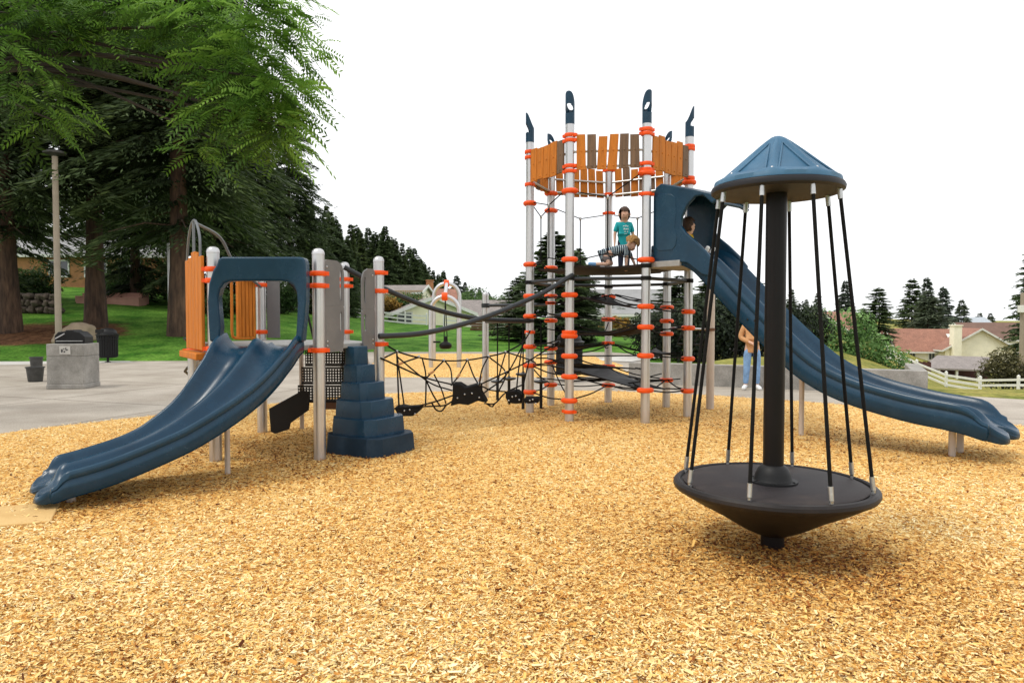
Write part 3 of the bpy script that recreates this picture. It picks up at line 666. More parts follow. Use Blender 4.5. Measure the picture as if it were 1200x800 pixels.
blk = {0: (311.5, 326), 1: (326,), 2: (331,), 3: (336,), 4: (336,), 5: (333,), 6: (329,)}
CLZ = {}
def cap_obj(P, z0, ang, hgt_=.40, r=.068, post=None):
    # slanted hollow cap with a half-moon bite through it
    nA, nZ = 36, 34; th = .012; mb = MB(); grid = {}
    def top(A): return z0 + hgt_ * (.70 + .30 * math.sin(math.cos(A - ang) * 1.35))
    faces = []
    for lay, rr in ((0, r), (1, r - th)):
        for i in range(nA):
            A = 2 * math.pi * i / nA
            for j in range(nZ + 1):
                zt_ = top(A); z = z0 - .05 + (zt_ - z0 + .05) * j / nZ
                grid[(lay, i, j)] = len(mb.v); mb.v.append((P.x + rr * math.cos(A), P.y + rr * math.sin(A), z))
    def hole(i, j):
        A = 2 * math.pi * (i + .5) / nA; zt_ = top(A); z = -.05 + (zt_ - z0 + .05) * (j + .5) / nZ
        u = abs((A - ang + math.pi) % (2 * math.pi) - math.pi) / R(82)      # half-moon opening on the tall outer side
        return u < 1 and (z - .105) > 0 and z < .105 + .135 * math.sqrt(max(0, 1 - u * u))
    keep = {(i, j) for i in range(nA) for j in range(nZ) if not hole(i, j)}
    for (i, j) in keep:
        i2 = (i + 1) % nA
        mb.f.append((grid[0, i, j], grid[0, i2, j], grid[0, i2, j + 1], grid[0, i, j + 1])); mb.f.append((grid[1, i, j + 1], grid[1, i2, j + 1], grid[1, i2, j], grid[1, i, j]))
        for (di, dj, e) in ((1, 0, ((i2, j), (i2, j + 1))), (-1, 0, ((i, j + 1), (i, j))), (0, 1, ((i2, j + 1), (i, j + 1))), (0, -1, ((i, j), (i2, j)))):
            nb = ((i + di) % nA, j + dj)
            if nb not in keep:
                (a, b), (c, d_) = e
                mb.f.append((grid[0, a, b], grid[1, a, b], grid[1, c, d_], grid[0, c, d_]))
    mb.build('cap', BLUE, post, smooth=40)
for k, P in enumerate(TP):
    po = post_obj(tow, P.x, P.y, tops[k], .066, dome=(k == 4))
    CLZ[k] = []
    for y, big in clz[k]:
        z = D(px_post[k], y, P.y).z; CLZ[k].append(z); clamp_obj(po, P.x, P.y, z, bool(big), R(ang7[k] + 90))
    if k != 4: cap_obj(P, tops[k], R({0: -65, 1: -118, 2: 185, 3: 130, 5: 30, 6: -8}[k]), post=po, hgt_=.42 if k < 3 or k == 6 else .34)
    for y in blk[k]: mb = MB(); mb.lathe([(.064, -.03), (.078, -.03), (.078, .03), (.064, .03)], (P.x, P.y, D(px_post[k], y, P.y).z), 16); mb.build('bar_collar', BLACK, po)
# board parapet: one panel per side, each board its own sub-part
def parapet(i, j, pat, skew, zb=3.67, h_=.49):
    P, Q = TP[i], TP[j]
    if P.x > Q.x and False: P, Q = Q, P
    d = (Q - P).normalized(); L = (Q - P).length; nrm = Vector((d.y, -d.x, 0)); n_out = nrm if nrm.dot(P + Q - 2 * TC) > 0 else -nrm
    root = MB(); w = (L - .18) / len(pat)
    for z in (zb + .05, zb + h_ * .55): root.tube([P + d * .06 + Vector((0, 0, z)), Q - d * .06 + Vector((0, 0, z))], .018, 8)
    pr = root.build('parapet_panel', FERR, tow)
    for k, ch_ in enumerate(pat):
        c = P + d * (.09 + w * (k + .5)) + n_out * .034; mb = MB(); hz = h_ + .02 * math.sin(k * 2.1 + i); zlo = zb + .012 * math.sin(k * 1.7)
        tl = skew * .011 * math.sin(k * 1.3 + i); ww = w * .5 - (.007 + (.005 if i == 1 or skew > .45 else 0))
        mb.prism([(-ww - .012 + tl, zlo), (ww - .006 + tl, zlo), (ww - tl, zlo + hz), (-ww + .004 - tl, zlo + hz)], (c.x, c.y, 0), d, (0, 0, 1), .026)
        for z in (zb + .05, zb + h_ * .55): bolt(mb, c + n_out * .013 + Vector((0, 0, z)), n_out, .014)
        mb.build('board', BOARD_O if ch_ == 'o' else BOARD_T, pr, smooth=30, bevel=.005)
parapet(1, 0, 'ototto'.replace('ototto', 'otoott'), 1, 3.68, .49)
parapet(2, 1, 'oooot', .4); parapet(0, 6, 'ooooot', .4)
parapet(3, 2, 'oootoo', .4); parapet(4, 3, 'ooooto', .5); parapet(5, 4, 'ottotoo'[:6], .5); parapet(6, 5, 'oooooo', .4)
# ring of dark bars under the top floor
for k in range(7):
    P, Q = TP[k], TP[(k + 1) % 7]; d = (Q - P).normalized(); mb = MB(); mb.tube([P + d * .07 + Vector((0, 0, 2.115)), Q - d * .07 + Vector((0, 0, 2.115))], .027, 10); mb.build('bar', GREY_D, tow)
# y-shaped guard ropes
def guard(i, j, z1, z2, zk, zlow, zmid):
    P, Q = TP[i], TP[j]; K = (P + Q) / 2 + Vector((0, 0, zk)); Lw = (P + Q) / 2 + Vector((0, 0, zmid)); d = (Q - P).normalized()
    a, b = P + d * .1 + Vector((0, 0, z1)), Q - d * .1 + Vector((0, 0, z2))
    rope_obj(tow, [a, K]); rope_obj(tow, [b, K]); rope_obj(tow, [K, Lw], .011)
    rope_obj(tow, [P + d * .1 + Vector((0, 0, zlow)), Lw]); rope_obj(tow, [Q - d * .1 + Vector((0, 0, zlow)), Lw])
    mb = MB(); mb.lathe([(.012, -.03), (.02, -.02), (.02, .02), (.012, .03)], K, 8); mb.build('knot', FERR, tow)
guard(1, 0, 3.37, 3.60, 3.29, 2.38, 2.48); guard(2, 1, 3.36, 3.42, 3.26, 2.38, 2.46); guard(3, 2, 3.43, 3.36, 3.22, 2.36, 2.46)
guard(4, 3, 3.36, 3.43, 3.28, 2.36, 2.46); guard(5, 4, 3.40, 3.36, 3.27, 2.36, 2.46); guard(6, 5, 3.40, 3.42, 3.25, 2.4, 2.46)
# sagging membranes: top floor and three lower levels
def membrane(idx, zs, sag, inset, m, seg=8, th=.018):
    P = [TP[k] + (TC - TP[k]).normalized() * inset + Vector((0, 0, z)) for k, z in zip(idx, zs)]; n = len(P); c = sum(P, Vector()) / n; c.z -= sag
    ring = []
    for a, b in zip(P, P[1:] + P[:1]):
        for k in range(seg):
            t = k / seg; q = a.lerp(b, t); pull = .16 * math.sin(math.pi * t); q = q.lerp(c, pull); q.z -= sag * .25 * math.sin(math.pi * t); ring.append(q)
    N_ = len(ring); vs = []; rings = 5
    for s in range(1, rings + 1):
        f = s / rings
        for q in ring: p = c.lerp(q, f); p.z = c.z + (q.z - c.z) * f ** 1.6; vs.append(p)
    vs2 = [v - Vector((0, 0, th)) for v in vs]; m_ = len(vs); fs = []
    for s in range(rings - 1):
        for k in range(N_):
            k2 = (k + 1) % N_; q = (s * N_ + k, s * N_ + k2, (s + 1) * N_ + k2, (s + 1) * N_ + k); fs += [q, tuple(x + m_ for x in reversed(q))]
    fs += [tuple(range(N_)), tuple(m_ + x for x in range(N_ - 1, -1, -1))]
    o0 = (rings - 1) * N_
    fs += [(o0 + k, o0 + (k + 1) % N_, m_ + o0 + (k + 1) % N_, m_ + o0 + k) for k in range(N_)]
    mb = MB(); mb.add(vs + vs2, fs); mb.build('membrane', m, tow, smooth=60)
    for k, z, p in zip(idx, zs, P): rope_obj(tow, [TP[k] + (TC - TP[k]).normalized() * .1 + Vector((0, 0, z)), p], .012)
membrane((0, 1, 2, 3, 4, 5, 6), [2.33] * 7, .05, .14, BELT, th=.035)
def zc(k, y): return D(px_post[k], y, TP[k].y).z
membrane((1, 0, 5), [zc(1, 391), zc(0, 381), 1.40], .10, .22, BELT)
membrane((1, 0, 4), [zc(1, 346), zc(0, 360), 1.92], .05, .3, BELT)
membrane((2, 1, 0, 6, 4), [zc(2, 428), zc(1, 437), zc(0, 456), zc(6, 456), zc(4, 430)], .02, .34, BLACK)
membrane((3, 4, 5), [zc(3, 424), zc(4, 429), zc(5, 445)], .05, .3, BLACK)
membrane((0, 6, 5), [1.02, 1.0, 1.04], .04, .25, BLACK)
membrane((1, 2, 0), [.86, .9, .80], .05, .3, BLACK)
membrane((2, 1, 3), [1.62, 1.58, 1.66], .05, .3, BLACK)
membrane((2, 3, 4), [zc(2, 402), zc(3, 405), zc(4, 402)], .06, .35, BLACK)
def link(i, y1, j, y2, sag=.03, r=.011):
    a = TP[i] + Vector((0, 0, zc(i, y1))); b = TP[j] + Vector((0, 0, zc(j, y2))); d = (b - a).normalized(); a += d * .11; b -= d * .11
    m_ = (a + b) / 2 - Vector((0, 0, sag)); rope_obj(tow, [a, m_, b], r)
for a in ((1, 346, 0, 359, .05), (1, 346, 4, 348), (0, 359, 4, 348), (0, 359, 6, 365), (0, 360, 5, 360), (4, 348, 3, 347), (3, 347, 2, 347), (2, 347, 1, 346), (5, 360, 6, 365),
          (1, 369, 2, 370), (1, 369, 4, 374), (2, 370, 3, 375), (4, 374, 5, 376), (4, 374, 0, 383), (0, 383, 6, 384), (5, 376, 6, 384), (1, 394, 2, 406, .02), (1, 394, 3, 408), (2, 406, 3, 408), (1, 390, 0, 378, .06), (1, 394, 0, 383, .04), (0, 383, 5, 391),
          (1, 417, 0, 416.5, .0), (0, 416.5, 6, 420, 0), (1, 417, 2, 428), (2, 406, 4, 401), (3, 424, 4, 429), (1, 417, 4, 429), (4, 429, 5, 445), (4, 429, 0, 457),
          (1, 441, 0, 457), (1, 441, 2, 428), (1, 441, 5, 445), (0, 457, 6, 457.5), (5, 445, 6, 457.5), (2, 459, 1, 469), (2, 459, 3, 450), (3, 450, 4, 451), (4, 451, 0, 457), (1, 469, 3, 424), (4, 451, 1, 469), (2, 428, 3, 450), (5, 445, 0, 457)):
    link(*a)
for i in range(7):
    for y0_, dz_ in ((1.80, .12), (1.42, -.10), (.98, .14), (.62, -.08)):
        p0_ = TP[i] + (TC - TP[i]).normalized() * .11 + Vector((0, 0, y0_ + .04 * math.sin(i * 2))); p1_ = TC + Vector((.12 * math.cos(i), .12 * math.sin(i), y0_ + dz_)); rope_obj(tow, [p0_, p0_.lerp(p1_, .5) - Vector((0, 0, .035)), p1_], .010)

# ---- tall double slide
d7 = Vector((.686, -.728, 0)); l7 = Vector((-.728, -.686, 0))          # down the slide; towards the camera side
S0 = (TP[0] + TP[6]) / 2
ts = thing('tall_slide', 'tall dark blue double slide with tunnel hood, running down right from the net tower', 'slide', (S0.x + d7.x * 2, S0.y + d7.y * 2, 0))
SS = [0, .45, .65, .85, 1.02, 1.4, 1.75, 2.14, 2.36, 2.58, 2.8, 3.0, 3.47, 3.82, 4.16, 4.3]
SZ = [2.40, 2.40, 2.36, 2.20, 2.02, 1.64, 1.31, .965, .82, .715, .64, .585, .49, .455, .40, .37]
TS = 4.24
def zt_(q): s = q * TS; return float(np.mean([np.interp(s + e, SS, SZ) for e in (-.14, -.09, -.04, .04, .09, .14)]))
slide(ts, [S0 + d7 * (TS * k / 4) for k in range(5)], zt_, TS, .86, .19, .10, .15)
def sp_(s, lat): p = S0 + d7 * s - l7 * 0 + l7 * lat; return Vector((p.x, p.y, 0))
# hood: a side wall each side (C-shaped front edge) and a roof joining them, as one tunnel shell
wall_out = [(.05, 2.33), (.05, 3.30), (.09, 3.41), (.18, 3.455), (.40, 3.40), (.72, 3.31), (1.0, 3.215), (1.06, 3.15), (1.05, 3.10)]
wall_in = [(1.00, 3.07), (.86, 3.205), (.74, 3.20), (.62, 3.10), (.53, 2.95), (.52, 2.82), (.60, 2.72), (.75, 2.60), (.92, 2.44), (1.05, 2.28), (1.0, 2.10), (.85, 2.13), (.62, 2.30), (.45, 2.33)]
Wh = .43; mb = MB()
for sd in (1, -1):
    mb.prism([(a, b) for a, b in wall_out + wall_in], S0 + l7 * sd * Wh, d7, (0, 0, 1), .06)
hd = mb.build('hood', BLUE, ts, smooth=30, bevel=.02, seg=3)
mb = MB(); rp = [(.05, 3.28), (.10, 3.40), (.18, 3.435), (.40, 3.38), (.72, 3.29), (1.0, 3.195), (1.05, 3.13), (1.02, 3.10)]
up_ = [S0 + d7 * a + Vector((0, 0, b)) for a, b in rp]; lo_ = [S0 + d7 * (a + .01) + Vector((0, 0, b - .06)) for a, b in rp]
vs = []
for lat in (-Wh + .025, -.2, .2, Wh - .025):
    cr = .03 if abs(lat) < .3 else 0
    vs += [p + l7 * lat + Vector((0, 0, cr)) for p in up_ + lo_[::-1]]
n = 2 * len(rp); mb.add(vs, [(i * n + k, i * n + (k + 1) % n, (i + 1) * n + (k + 1) % n, (i + 1) * n + k) for i in range(3) for k in range(n)] + [tuple(range(n)), tuple(range(3 * n, 4 * n))])
mb.build('hood_roof', BLUE, ts, smooth=50, bevel=.012)
mb = MB(); mb.prism([(.10, 2.55), (.10, 3.25), (.16, 3.31), (.36, 3.28), (.43, 3.22), (.44, 3.0), (.42, 2.80), (.46, 2.68), (.44, 2.56), (.38, 2.5), (.16, 2.5)], S0 + l7 * (Wh + .032), d7, (0, 0, 1), .010)
mb.build('inset_panel', BLUE, hd, smooth=30, bevel=.004)
mb = MB(); c = S0 + d7 * .2; mb.box((c.x, c.y, 2.31), (.62, .95, .085), math.atan2(d7.y, d7.x)); mb.build('entry_plate', DECK, ts, bevel=.006)
# seam with bolts part way down
bolts_(ts, [(sp_(s, .437) + Vector((0, 0, float(np.interp(s, SS, SZ)) + v - .02)), l7, .013) for s, v in ((1.52, .02), (1.62, .10))], BLKMET)
for s, lat, z in ((2.05, 0, .98), (3.80, .15, .40), (3.80, -.15, .40)): leg_obj(ts, *(sp_(s, lat).xy), z, .036 if s > 3 else .032)

# ---- sagging net bridge between deck and tower
br = thing('rope_bridge', 'sagging black rope net bridge with curved grey handrails between deck and tower', 'rope bridge', (-.6, 9.6, 0))
def tubepath(pix, Ys): return [D(p, q, y) for (p, q), y in zip(pix, Ys)]
pa = [(403, 313), (450, 338), (500, 359), (545, 371), (585, 375), (624, 376)]; ya = [9.43, 9.75, 10.1, 10.45, 10.85, 11.3]
rope_obj(br, tubepath(pa, ya), .036, 'handrail', GREY_D, 12)
pb = [(444, 394), (490, 391), (530, 383), (570, 371), (610, 355), (640, 341), (671, 322)]; yb = [8.45, 8.75, 9.05, 9.35, 9.75, 10.05, 10.33]
rope_obj(br, tubepath(pb, yb), .034, 'handrail', GREY_D, 12)
def bp_(px, py, side): # a point on the bridge, near side (0) or far side (1)
    t = (px - 445) / (650 - 445); yn = 8.5 + 1.85 * t; yf = 9.35 + 1.95 * t; return D(px, py, yn * (1 - side) + yf * side)
zz = lambda x, y: (420 + x * .25, 300 + y * .25)
def R_(pts, side, r=.011, name='rope', m=None, cat=True):
    sides = side if isinstance(side, (list, tuple)) else [side] * len(pts)
    return rope_obj(br, [bp_(*zz(*p), s) for p, s in zip(pts, sides)], r, name, m, 6, cat)
R_([(110, 400), (180, 445), (280, 475), (400, 490), (510, 487), (610, 470), (690, 450), (770, 405), (805, 350)], .9, .012)
R_([(105, 478), (300, 565), (440, 602)], [0, .2, .4]); R_([(570, 602), (690, 545), (800, 490), (940, 400)], [.4, .3, .2, .1])
R_([(110, 482), (180, 448)], [0, .9]); R_([(180, 455), (190, 705)], [.9, .3]); R_([(180, 455), (215, 705)], [.9, .5])
R_([(300, 482), (316, 560), (315, 700)], [.9, .7, .4]); R_([(310, 565), (350, 650), (385, 705)], [.3, .4, .5])
R_([(280, 475), (205, 500)], [.9, .4]); R_([(400, 490), (335, 555), (312, 575)], [.9, .5, .3]); R_([(405, 490), (432, 530), (440, 600)], [.9, .7, .4])
R_([(510, 487), (470, 560), (435, 605)], [.9, .6, .3]); R_([(512, 487), (540, 560), (566, 605)], [.9, .7, .4]); R_([(610, 470), (580, 530), (566, 605)], [.9, .6, .3]); R_([(612, 472), (690, 545), (655, 640)], [.9, .5, .3])
R_([(690, 452), (660, 560), (648, 660)], [.9, .6, .4]); R_([(695, 450), (800, 485), (830, 500)], [.9, .4, .1]); R_([(770, 405), (750, 540), (740, 640)], [.9, .6, .4]); R_([(800, 490), (775, 600), (770, 660)], [.2, .3, .4])
R_([(165, 715), (300, 705), (400, 700), (440, 680)], .35); R_([(440, 655), (560, 610), (620, 628), (690, 635)], .45); R_([(290, 700), (365, 680), (450, 650)], .3); R_([(590, 690), (640, 690), (690, 640), (775, 600)], .3)
R_([(345, 690), (365, 720), (390, 725), (410, 700)], .4); R_([(600, 690), (625, 705), (640, 690)], .4)
for a, b, s in (((205, 500), (188, 507), .4), ((352, 540), (330, 553), .5), ((475, 552), (462, 572), .55), ((575, 562), (567, 588), .5)): rope_obj(br, [bp_(*zz(*a), s), bp_(*zz(*b), s)], .018, 'rope_sleeve', ROPE_B, 8)
for x, y, s in ((180, 448, .9), (283, 472, .9), (400, 489, .9), (510, 486, .9), (610, 470, .9), (690, 450, .9), (125, 408, .6), (790, 365, .8), (690, 546, .5), (566, 600, .4)):
    c = bp_(*zz(x, y), s); mb = MB(); mb.lathe([(.014, -.022), (.02, -.012), (.02, .012), (.014, .022)], c, 8); mb.build('rope_clamp', FERR, br)
for k in (3,): # near-side lacing
    x0 = 130 + 75 * k; ytop = 478 + (85 * math.sin(min(1, (k + .3) / 4.6) * 1.57) if k < 5 else 85 - 24 * (k - 4.6) * 1.2); R_([(x0, ytop), (x0 + 34, (ytop + 690) / 2 + 8 * math.sin(k)), (x0 + 55, 690 - 6 * (k % 3))], [.05, .2, .35], .010)
R_([(180, 470), (330, 590), (440, 630)], [.9, .7, .5]); R_([(770, 420), (690, 560), (590, 640)], [.9, .7, .5])
def pad(poly, side):
    c = [bp_(*zz(x, y), side) for x, y in poly]; n = len(c); back = [p + Vector((.03, .12, .03)) for p in c]
    mb = MB(); mb.add(c + back, [tuple(range(n)), tuple(range(2 * n - 1, n - 1, -1))] + [(i, i + n, (i + 1) % n + n, (i + 1) % n) for i in range(n)])
    o = mb.build('tread_pad', BLACK, br, smooth=30, bevel=.015)
    xs_ = [p[0] for p in poly]; ys_ = [p[1] for p in poly]
    for t in (.2, .4, .6, .8):
        q = bp_(*zz(min(xs_) + (max(xs_) - min(xs_)) * t, (min(ys_) + max(ys_)) / 2 + 12 * math.sin(t * 9)), side); bolts_(o, [(q - Vector((0, .012, 0)), (0, -1, .1), .012)])
pad([(165, 712), (200, 706), (230, 712), (285, 708), (290, 725), (255, 752), (205, 752), (180, 738)], .35)
pad([(440, 600), (470, 600), (500, 618), (545, 605), (570, 604), (572, 640), (600, 690), (560, 680), (515, 700), (470, 695), (430, 705), (440, 660)], .4)
pad([(690, 640), (715, 634), (745, 634), (770, 655), (768, 690), (735, 694), (705, 690), (688, 665)], .4)
pad([(775, 668), (845, 668), (845, 690), (780, 694)], .3)

# ---- hanging pod steps behind the bridge
pods = thing('hanging_steps', 'silver post with bars and four hanging round step pods behind the rope bridge', 'climber', (G(569, 467).x, G(569, 467).y, 0))
pg = G(569, 467); post_obj(pods, pg.x, pg.y, D(569, 342, pg.y).z, .062)
mb = MB(); e1 = D(569, 358, pg.y); e2 = Vector((TP[3].x, TP[3].y, e1.z)); mb.tube([e1, e2], .03, 10); mb.lathe([(.062, -.04), (.078, -.04), (.078, .04), (.062, .04)], e1, 14); mb.build('overhead_bar', GREY_D, pods)
mb = MB(); f1 = Vector((pg.x, pg.y, D(569, 377, pg.y).z)); f2 = Vector((TP[2].x, TP[2].y, D(625, 376, TP[2].y).z)); mb.tube([f1, f2], .03, 10); mb.build('overhead_bar', GREY_D, pods)
for px, pt, yd in ((583, 377, 446), (596.5, 377, 442.5), (613, 377, 437.5), (634, 377, 446)):
    t = (px - 569) / 56; Yp = pg.y + (TP[2].y - pg.y) * min(t, 1) + (.6 if px > 625 else 0); a = D(px, pt, Yp); b = D(px, yd, Yp)
    rope_obj(pods, [a, b], .014, 'hanger_rod'); mb = MB(); mb.lathe([(.03, -.05), (.11, -.03), (.125, -.012), (.12, .004), (.03, .012), (.02, .03)], b, 18); o = mb.build('step_pod', GREY_D, pods)
    mb = MB(); mb.tube([b, Vector((b.x, b.y, -.03))], .026, 8); mb.build('stem', BLKMET, o)

# ---- ring trapeze right of the tower
rt = thing('ring_trapeze', 'overhead bar with two hanging triangular rings beside a tan post, under the tall slide', 'trapeze bar', (G(832, 481).x, G(832, 481).y, 0))
g = G(832, 481); post_obj(rt, g.x, g.y, 2.05, .064, m=STEEL_WARM, dome=True)
b1 = D(832, 386, g.y); b0 = Vector((TP[5].x + .06, TP[5].y, b1.z + .02)); mb = MB(); mb.tube([b0, b1], .02, 10); mb.build('bar', FERR, rt)
mb = MB(); mb.lathe([(.064, -.025), (.08, -.025), (.08, .025), (.064, .025)], b1, 16); mb.build('bar_collar', WOODB, rt)
for px in (795, 817):
    t = (px - 779) / 53; p = b0.lerp(b1, t); mb = MB(); mb.tube([p, p - Vector((0, 0, .09))], .01, 8); z = p.z - .09
    mb.tube([(p.x, p.y, z), (p.x - .055, p.y, z - .10), (p.x - .075, p.y, z - .17), (p.x + .075, p.y, z - .17), (p.x + .055, p.y, z - .10)], .013, 8, closed=True)
    mb.build('ring_handle', BLKMET, rt)

# ---- rope spinner
SC = Vector((1.73, 4.66, 0))
spn = thing('rope_spinner', 'dark grey spinning disc with blue cone canopy hung on black ropes, nearest the viewer', 'spinner', SC)
mb = MB(); mb.lathe([(.066, .40), (.066, 2.62)], SC, 32); mb.build('pole', SPINPOLE, spn)
mb = MB(); mb.lathe([(.075, -.05), (.075, .13), (.066, .14)], SC, 28); mb.build('ground_sleeve', SPINPOLE, spn)
mb = MB(); mb.lathe([(.07, .115), (.10, .118), (.20, .165), (.36, .26), (.52, .345), (.600, .395), (.632, .412), (.645, .432), (.642, .452), (.628, .466), (.610, .470), (.598, .463), (.594, .452), (.01, .452)], SC, 72); dk = mb.build('disc', SPIN, spn, smooth=32)
mb = MB(); mb.lathe([(.574, .4535), (.578, .459), (.572, .464), (.01, .464)], SC, 72); mb.build('disc_top', mat('disc_top_rubber', (.021, .0175, .020), .6, 0, .25, 3, bump=.25, bscale=260, spec=.2, dust_and_edge_light=((.10, .075, .055), .4)), dk)
mb = MB(); mb.lathe([(.155, .464), (.155, .476), (.125, .478), (.118, .49), (.112, .52), (.095, .555), (.075, .575), (.067, .58)], SC, 36); hb = mb.build('hub', BLKMET, spn, smooth=35)
bolts_(hb, [(SC + Vector((.138 * math.cos(k * math.pi / 3 + .3), .138 * math.sin(k * math.pi / 3 + .3), .476)), (0, 0, 1), .010) for k in range(6)], BLKMET)
# canopy: eight facets with raised triangular ribs
mb = MB(); nA = 96; rings = [(.398, 2.395), (.392, 2.425), (.362, 2.452), (.345, 2.466), (.26, 2.536), (.17, 2.612), (.105, 2.664), (.085, 2.680), (.05, 2.704), (.022, 2.716), (.006, 2.719)]; vs = []
for r, z in rings:
    for k in range(nA):
        a = 2 * math.pi * k / nA; ph = ((a - R(20)) % (math.pi / 4)) / (math.pi / 4); tri = abs(ph - .5) * 2
        fac = math.cos(math.pi / 8) / math.cos((ph - .5) * math.pi / 4); f = 1 + (fac - 1) * (.9 if r < .37 else 0)
        band = .012 * (1 if (tri > .80 - .9 * max(0, .2 - r) or r > .35 or r < .1) else 0)
        vs.append((SC.x + r * f * math.cos(a), SC.y + r * f * math.sin(a), z + band))
mb.add(vs, [(i * nA + k, i * nA + (k + 1) % nA, (i + 1) * nA + (k + 1) % nA, (i + 1) * nA + k) for i in range(len(rings) - 1) for k in range(nA)])
mb.f.append(tuple(range((len(rings) - 1) * nA, len(rings) * nA)))
cn = mb.build('canopy', BLUE_TOP, spn, smooth=50)
mb = MB()
for k in range(8): # raised triangle outlines
    a0 = R(20) + k * math.pi / 4; pts = []
    for t_, r in ((.14, .365), (.86, .365), (.5, .105)):
        a = a0 + t_ * math.pi / 4; ph = t_; f = 1 + (math.cos(math.pi / 8) / math.cos((ph - .5) * math.pi / 4) - 1) * .5
        z = float(np.interp(-r, [-q_[0] for q_ in rings], [q_[1] for q_ in rings])); pts.append(Vector((SC.x + r * f * math.cos(a), SC.y + r * f * math.sin(a), z + .003)))
    P_ = []
    for i in range(3):
        for s_ in range(7): 
            q_ = pts[i].lerp(pts[(i + 1) % 3], s_ / 7); rr = math.hypot(q_.x - SC.x, q_.y - SC.y); P_.append(q_)
    mb.tube(P_, .006, 8, closed=True)
mb.build('rib', BLUE_TOP, cn)
mb = MB(); mb.lathe([(.360, 2.360), (.392, 2.352), (.412, 2.366), (.416, 2.385), (.408, 2.402), (.39, 2.408), (.365, 2.40)], SC, 64); mb.build('canopy_rim', mat('grey_blue_rim', (.020, .020, .025), .5, 0, .15, 6, spec=.25), cn)
mb = MB(); mb.lathe([(.375, 2.392), (.372, 2.372), (.12, 2.42), (.068, 2.42), (.068, 2.43), (.37, 2.40)], SC, 48); mb.build('canopy_underside', mat('dark_brown_plastic', (.004, .0036, .0036), .7, 0, .2, 5, spec=.1), cn)
bolts_(cn, [(SC + Vector((.352 * math.cos(a), .352 * math.sin(a), 2.462)), (math.cos(a), math.sin(a), 1), .009) for a in [R(20) + k * math.pi / 4 for k in range(8)]])
for k in range(8):
    a = R(-123 + 45 * k); cx, sx = math.cos(a), math.sin(a)
    top_ = SC + Vector((.375 * cx, .375 * sx, 2.375)); bot = SC + Vector((.596 * cx, .596 * sx, .475)); dv = (bot - top_).normalized()
    rp_ = rope_obj(spn, [top_, bot], .0115, 'rope', None, 10)
    mb = MB(); mb.tube([top_ - dv * .0, top_ + dv * .085], .0165, 10); mb.tube([top_ - Vector((0, 0, .01)), top_ + Vector((0, 0, .03))], .02, 8); mb.build('ferrule', FERR, rp_)
    mb = MB(); mb.tube([bot - dv * .095, bot - dv * .012], .0155, 10)
    mb.tube([bot + Vector((0, 0, .01)), bot - Vector((0, 0, .03))], .012, 8)
    mb.build('ferrule', FERR, rp_)

# ---- worn mat at the low slide's end
mc = Vector((-3.41, 5.19, 0)); v1 = Vector((-.93, -.36, 0)); v2 = Vector((-.45, .89, 0)); mb = MB()
mb.prism([(0, 0), (1.25, 0), (1.25, .62), (0, .62)], mc + Vector((0, 0, .036)), v1, v2, .03)
tag(mb.build('slide_mat', MAT_TAN, off=(-3.9, 5.3, 0), bevel=.008), 'worn tan rubber mat half buried in chips at the end of the low slide', 'mat')

# ================================================================== VEGETATION
def fir_crown(h, r, base, nb, per, spray, seed, droop=.28, rise=.10, asym=.25, top=1.0, power=.85, blade=.26, ragged=.35, tdark=0.):
    g = np.random.default_rng(seed)
    t = base + (1 - base) * (g.random(nb) ** .95); t = np.sort(t) * top; az = (np.arange(nb) * 2.399963 + g.normal(0, .4, nb))
    prof = np.clip((1 - t) / (1 - base), 0, 1) ** power; low = np.clip((t - base) / .12, .55, 1)
    Lb = r * prof * low * (1 - ragged + ragged * 1.6 * g.random(nb)) * (1 + asym * np.sin(az + seed)) + .12
    cnt = np.maximum(3, (per * Lb / r).astype(int)); bi = np.repeat(np.arange(nb), cnt); n = len(bi)
    f = .10 + .92 * g.random(n) ** .72; L = Lb[bi]; a = az[bi]
    z0 = t[bi] * h; rs = rise * (.4 + 1.5 * t[bi] ** 2)
    side = g.normal(0, 1, n) * (.06 + .16 * f) * L * .9; hx, hy = np.cos(a), np.sin(a)
    x = hx * L * f - hy * side; y = hy * L * f + hx * side; z = z0 + L * (rs * f - droop * f * f) - np.abs(side) * .22 + g.normal(0, .05, n) * spray - g.random(n) ** 2 * spray * .5
    p = np.stack([x, y, z], 1)
    da = a + np.sign(side) * (.25 + .6 * g.random(n)); el = -.25 - .35 * g.random(n) + .6 * rs
    d = np.stack([np.cos(da) * np.cos(el), np.sin(da) * np.cos(el), np.sin(el)], 1)
    ro = g.normal(0, .6, n); s0 = np.stack([-np.sin(da), np.cos(da), 0 * da], 1); u0 = np.cross(s0, d)
    s = s0 * np.cos(ro)[:, None] + u0 * np.sin(ro)[:, None]
    ln = spray * (.55 + .75 * g.random(n)) * (1.15 - .45 * f); w = ln * blade * (.7 + .6 * g.random(n))
    ln = ln[:, None]; w = w[:, None]
    V = np.stack([p - d * ln * .15, p + d * ln * .35 + s * w, p + d * ln, p + d * ln * .30 - s * w], 1)
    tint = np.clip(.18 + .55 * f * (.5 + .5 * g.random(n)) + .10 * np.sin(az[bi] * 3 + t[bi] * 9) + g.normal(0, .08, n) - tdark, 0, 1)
    return V, tint
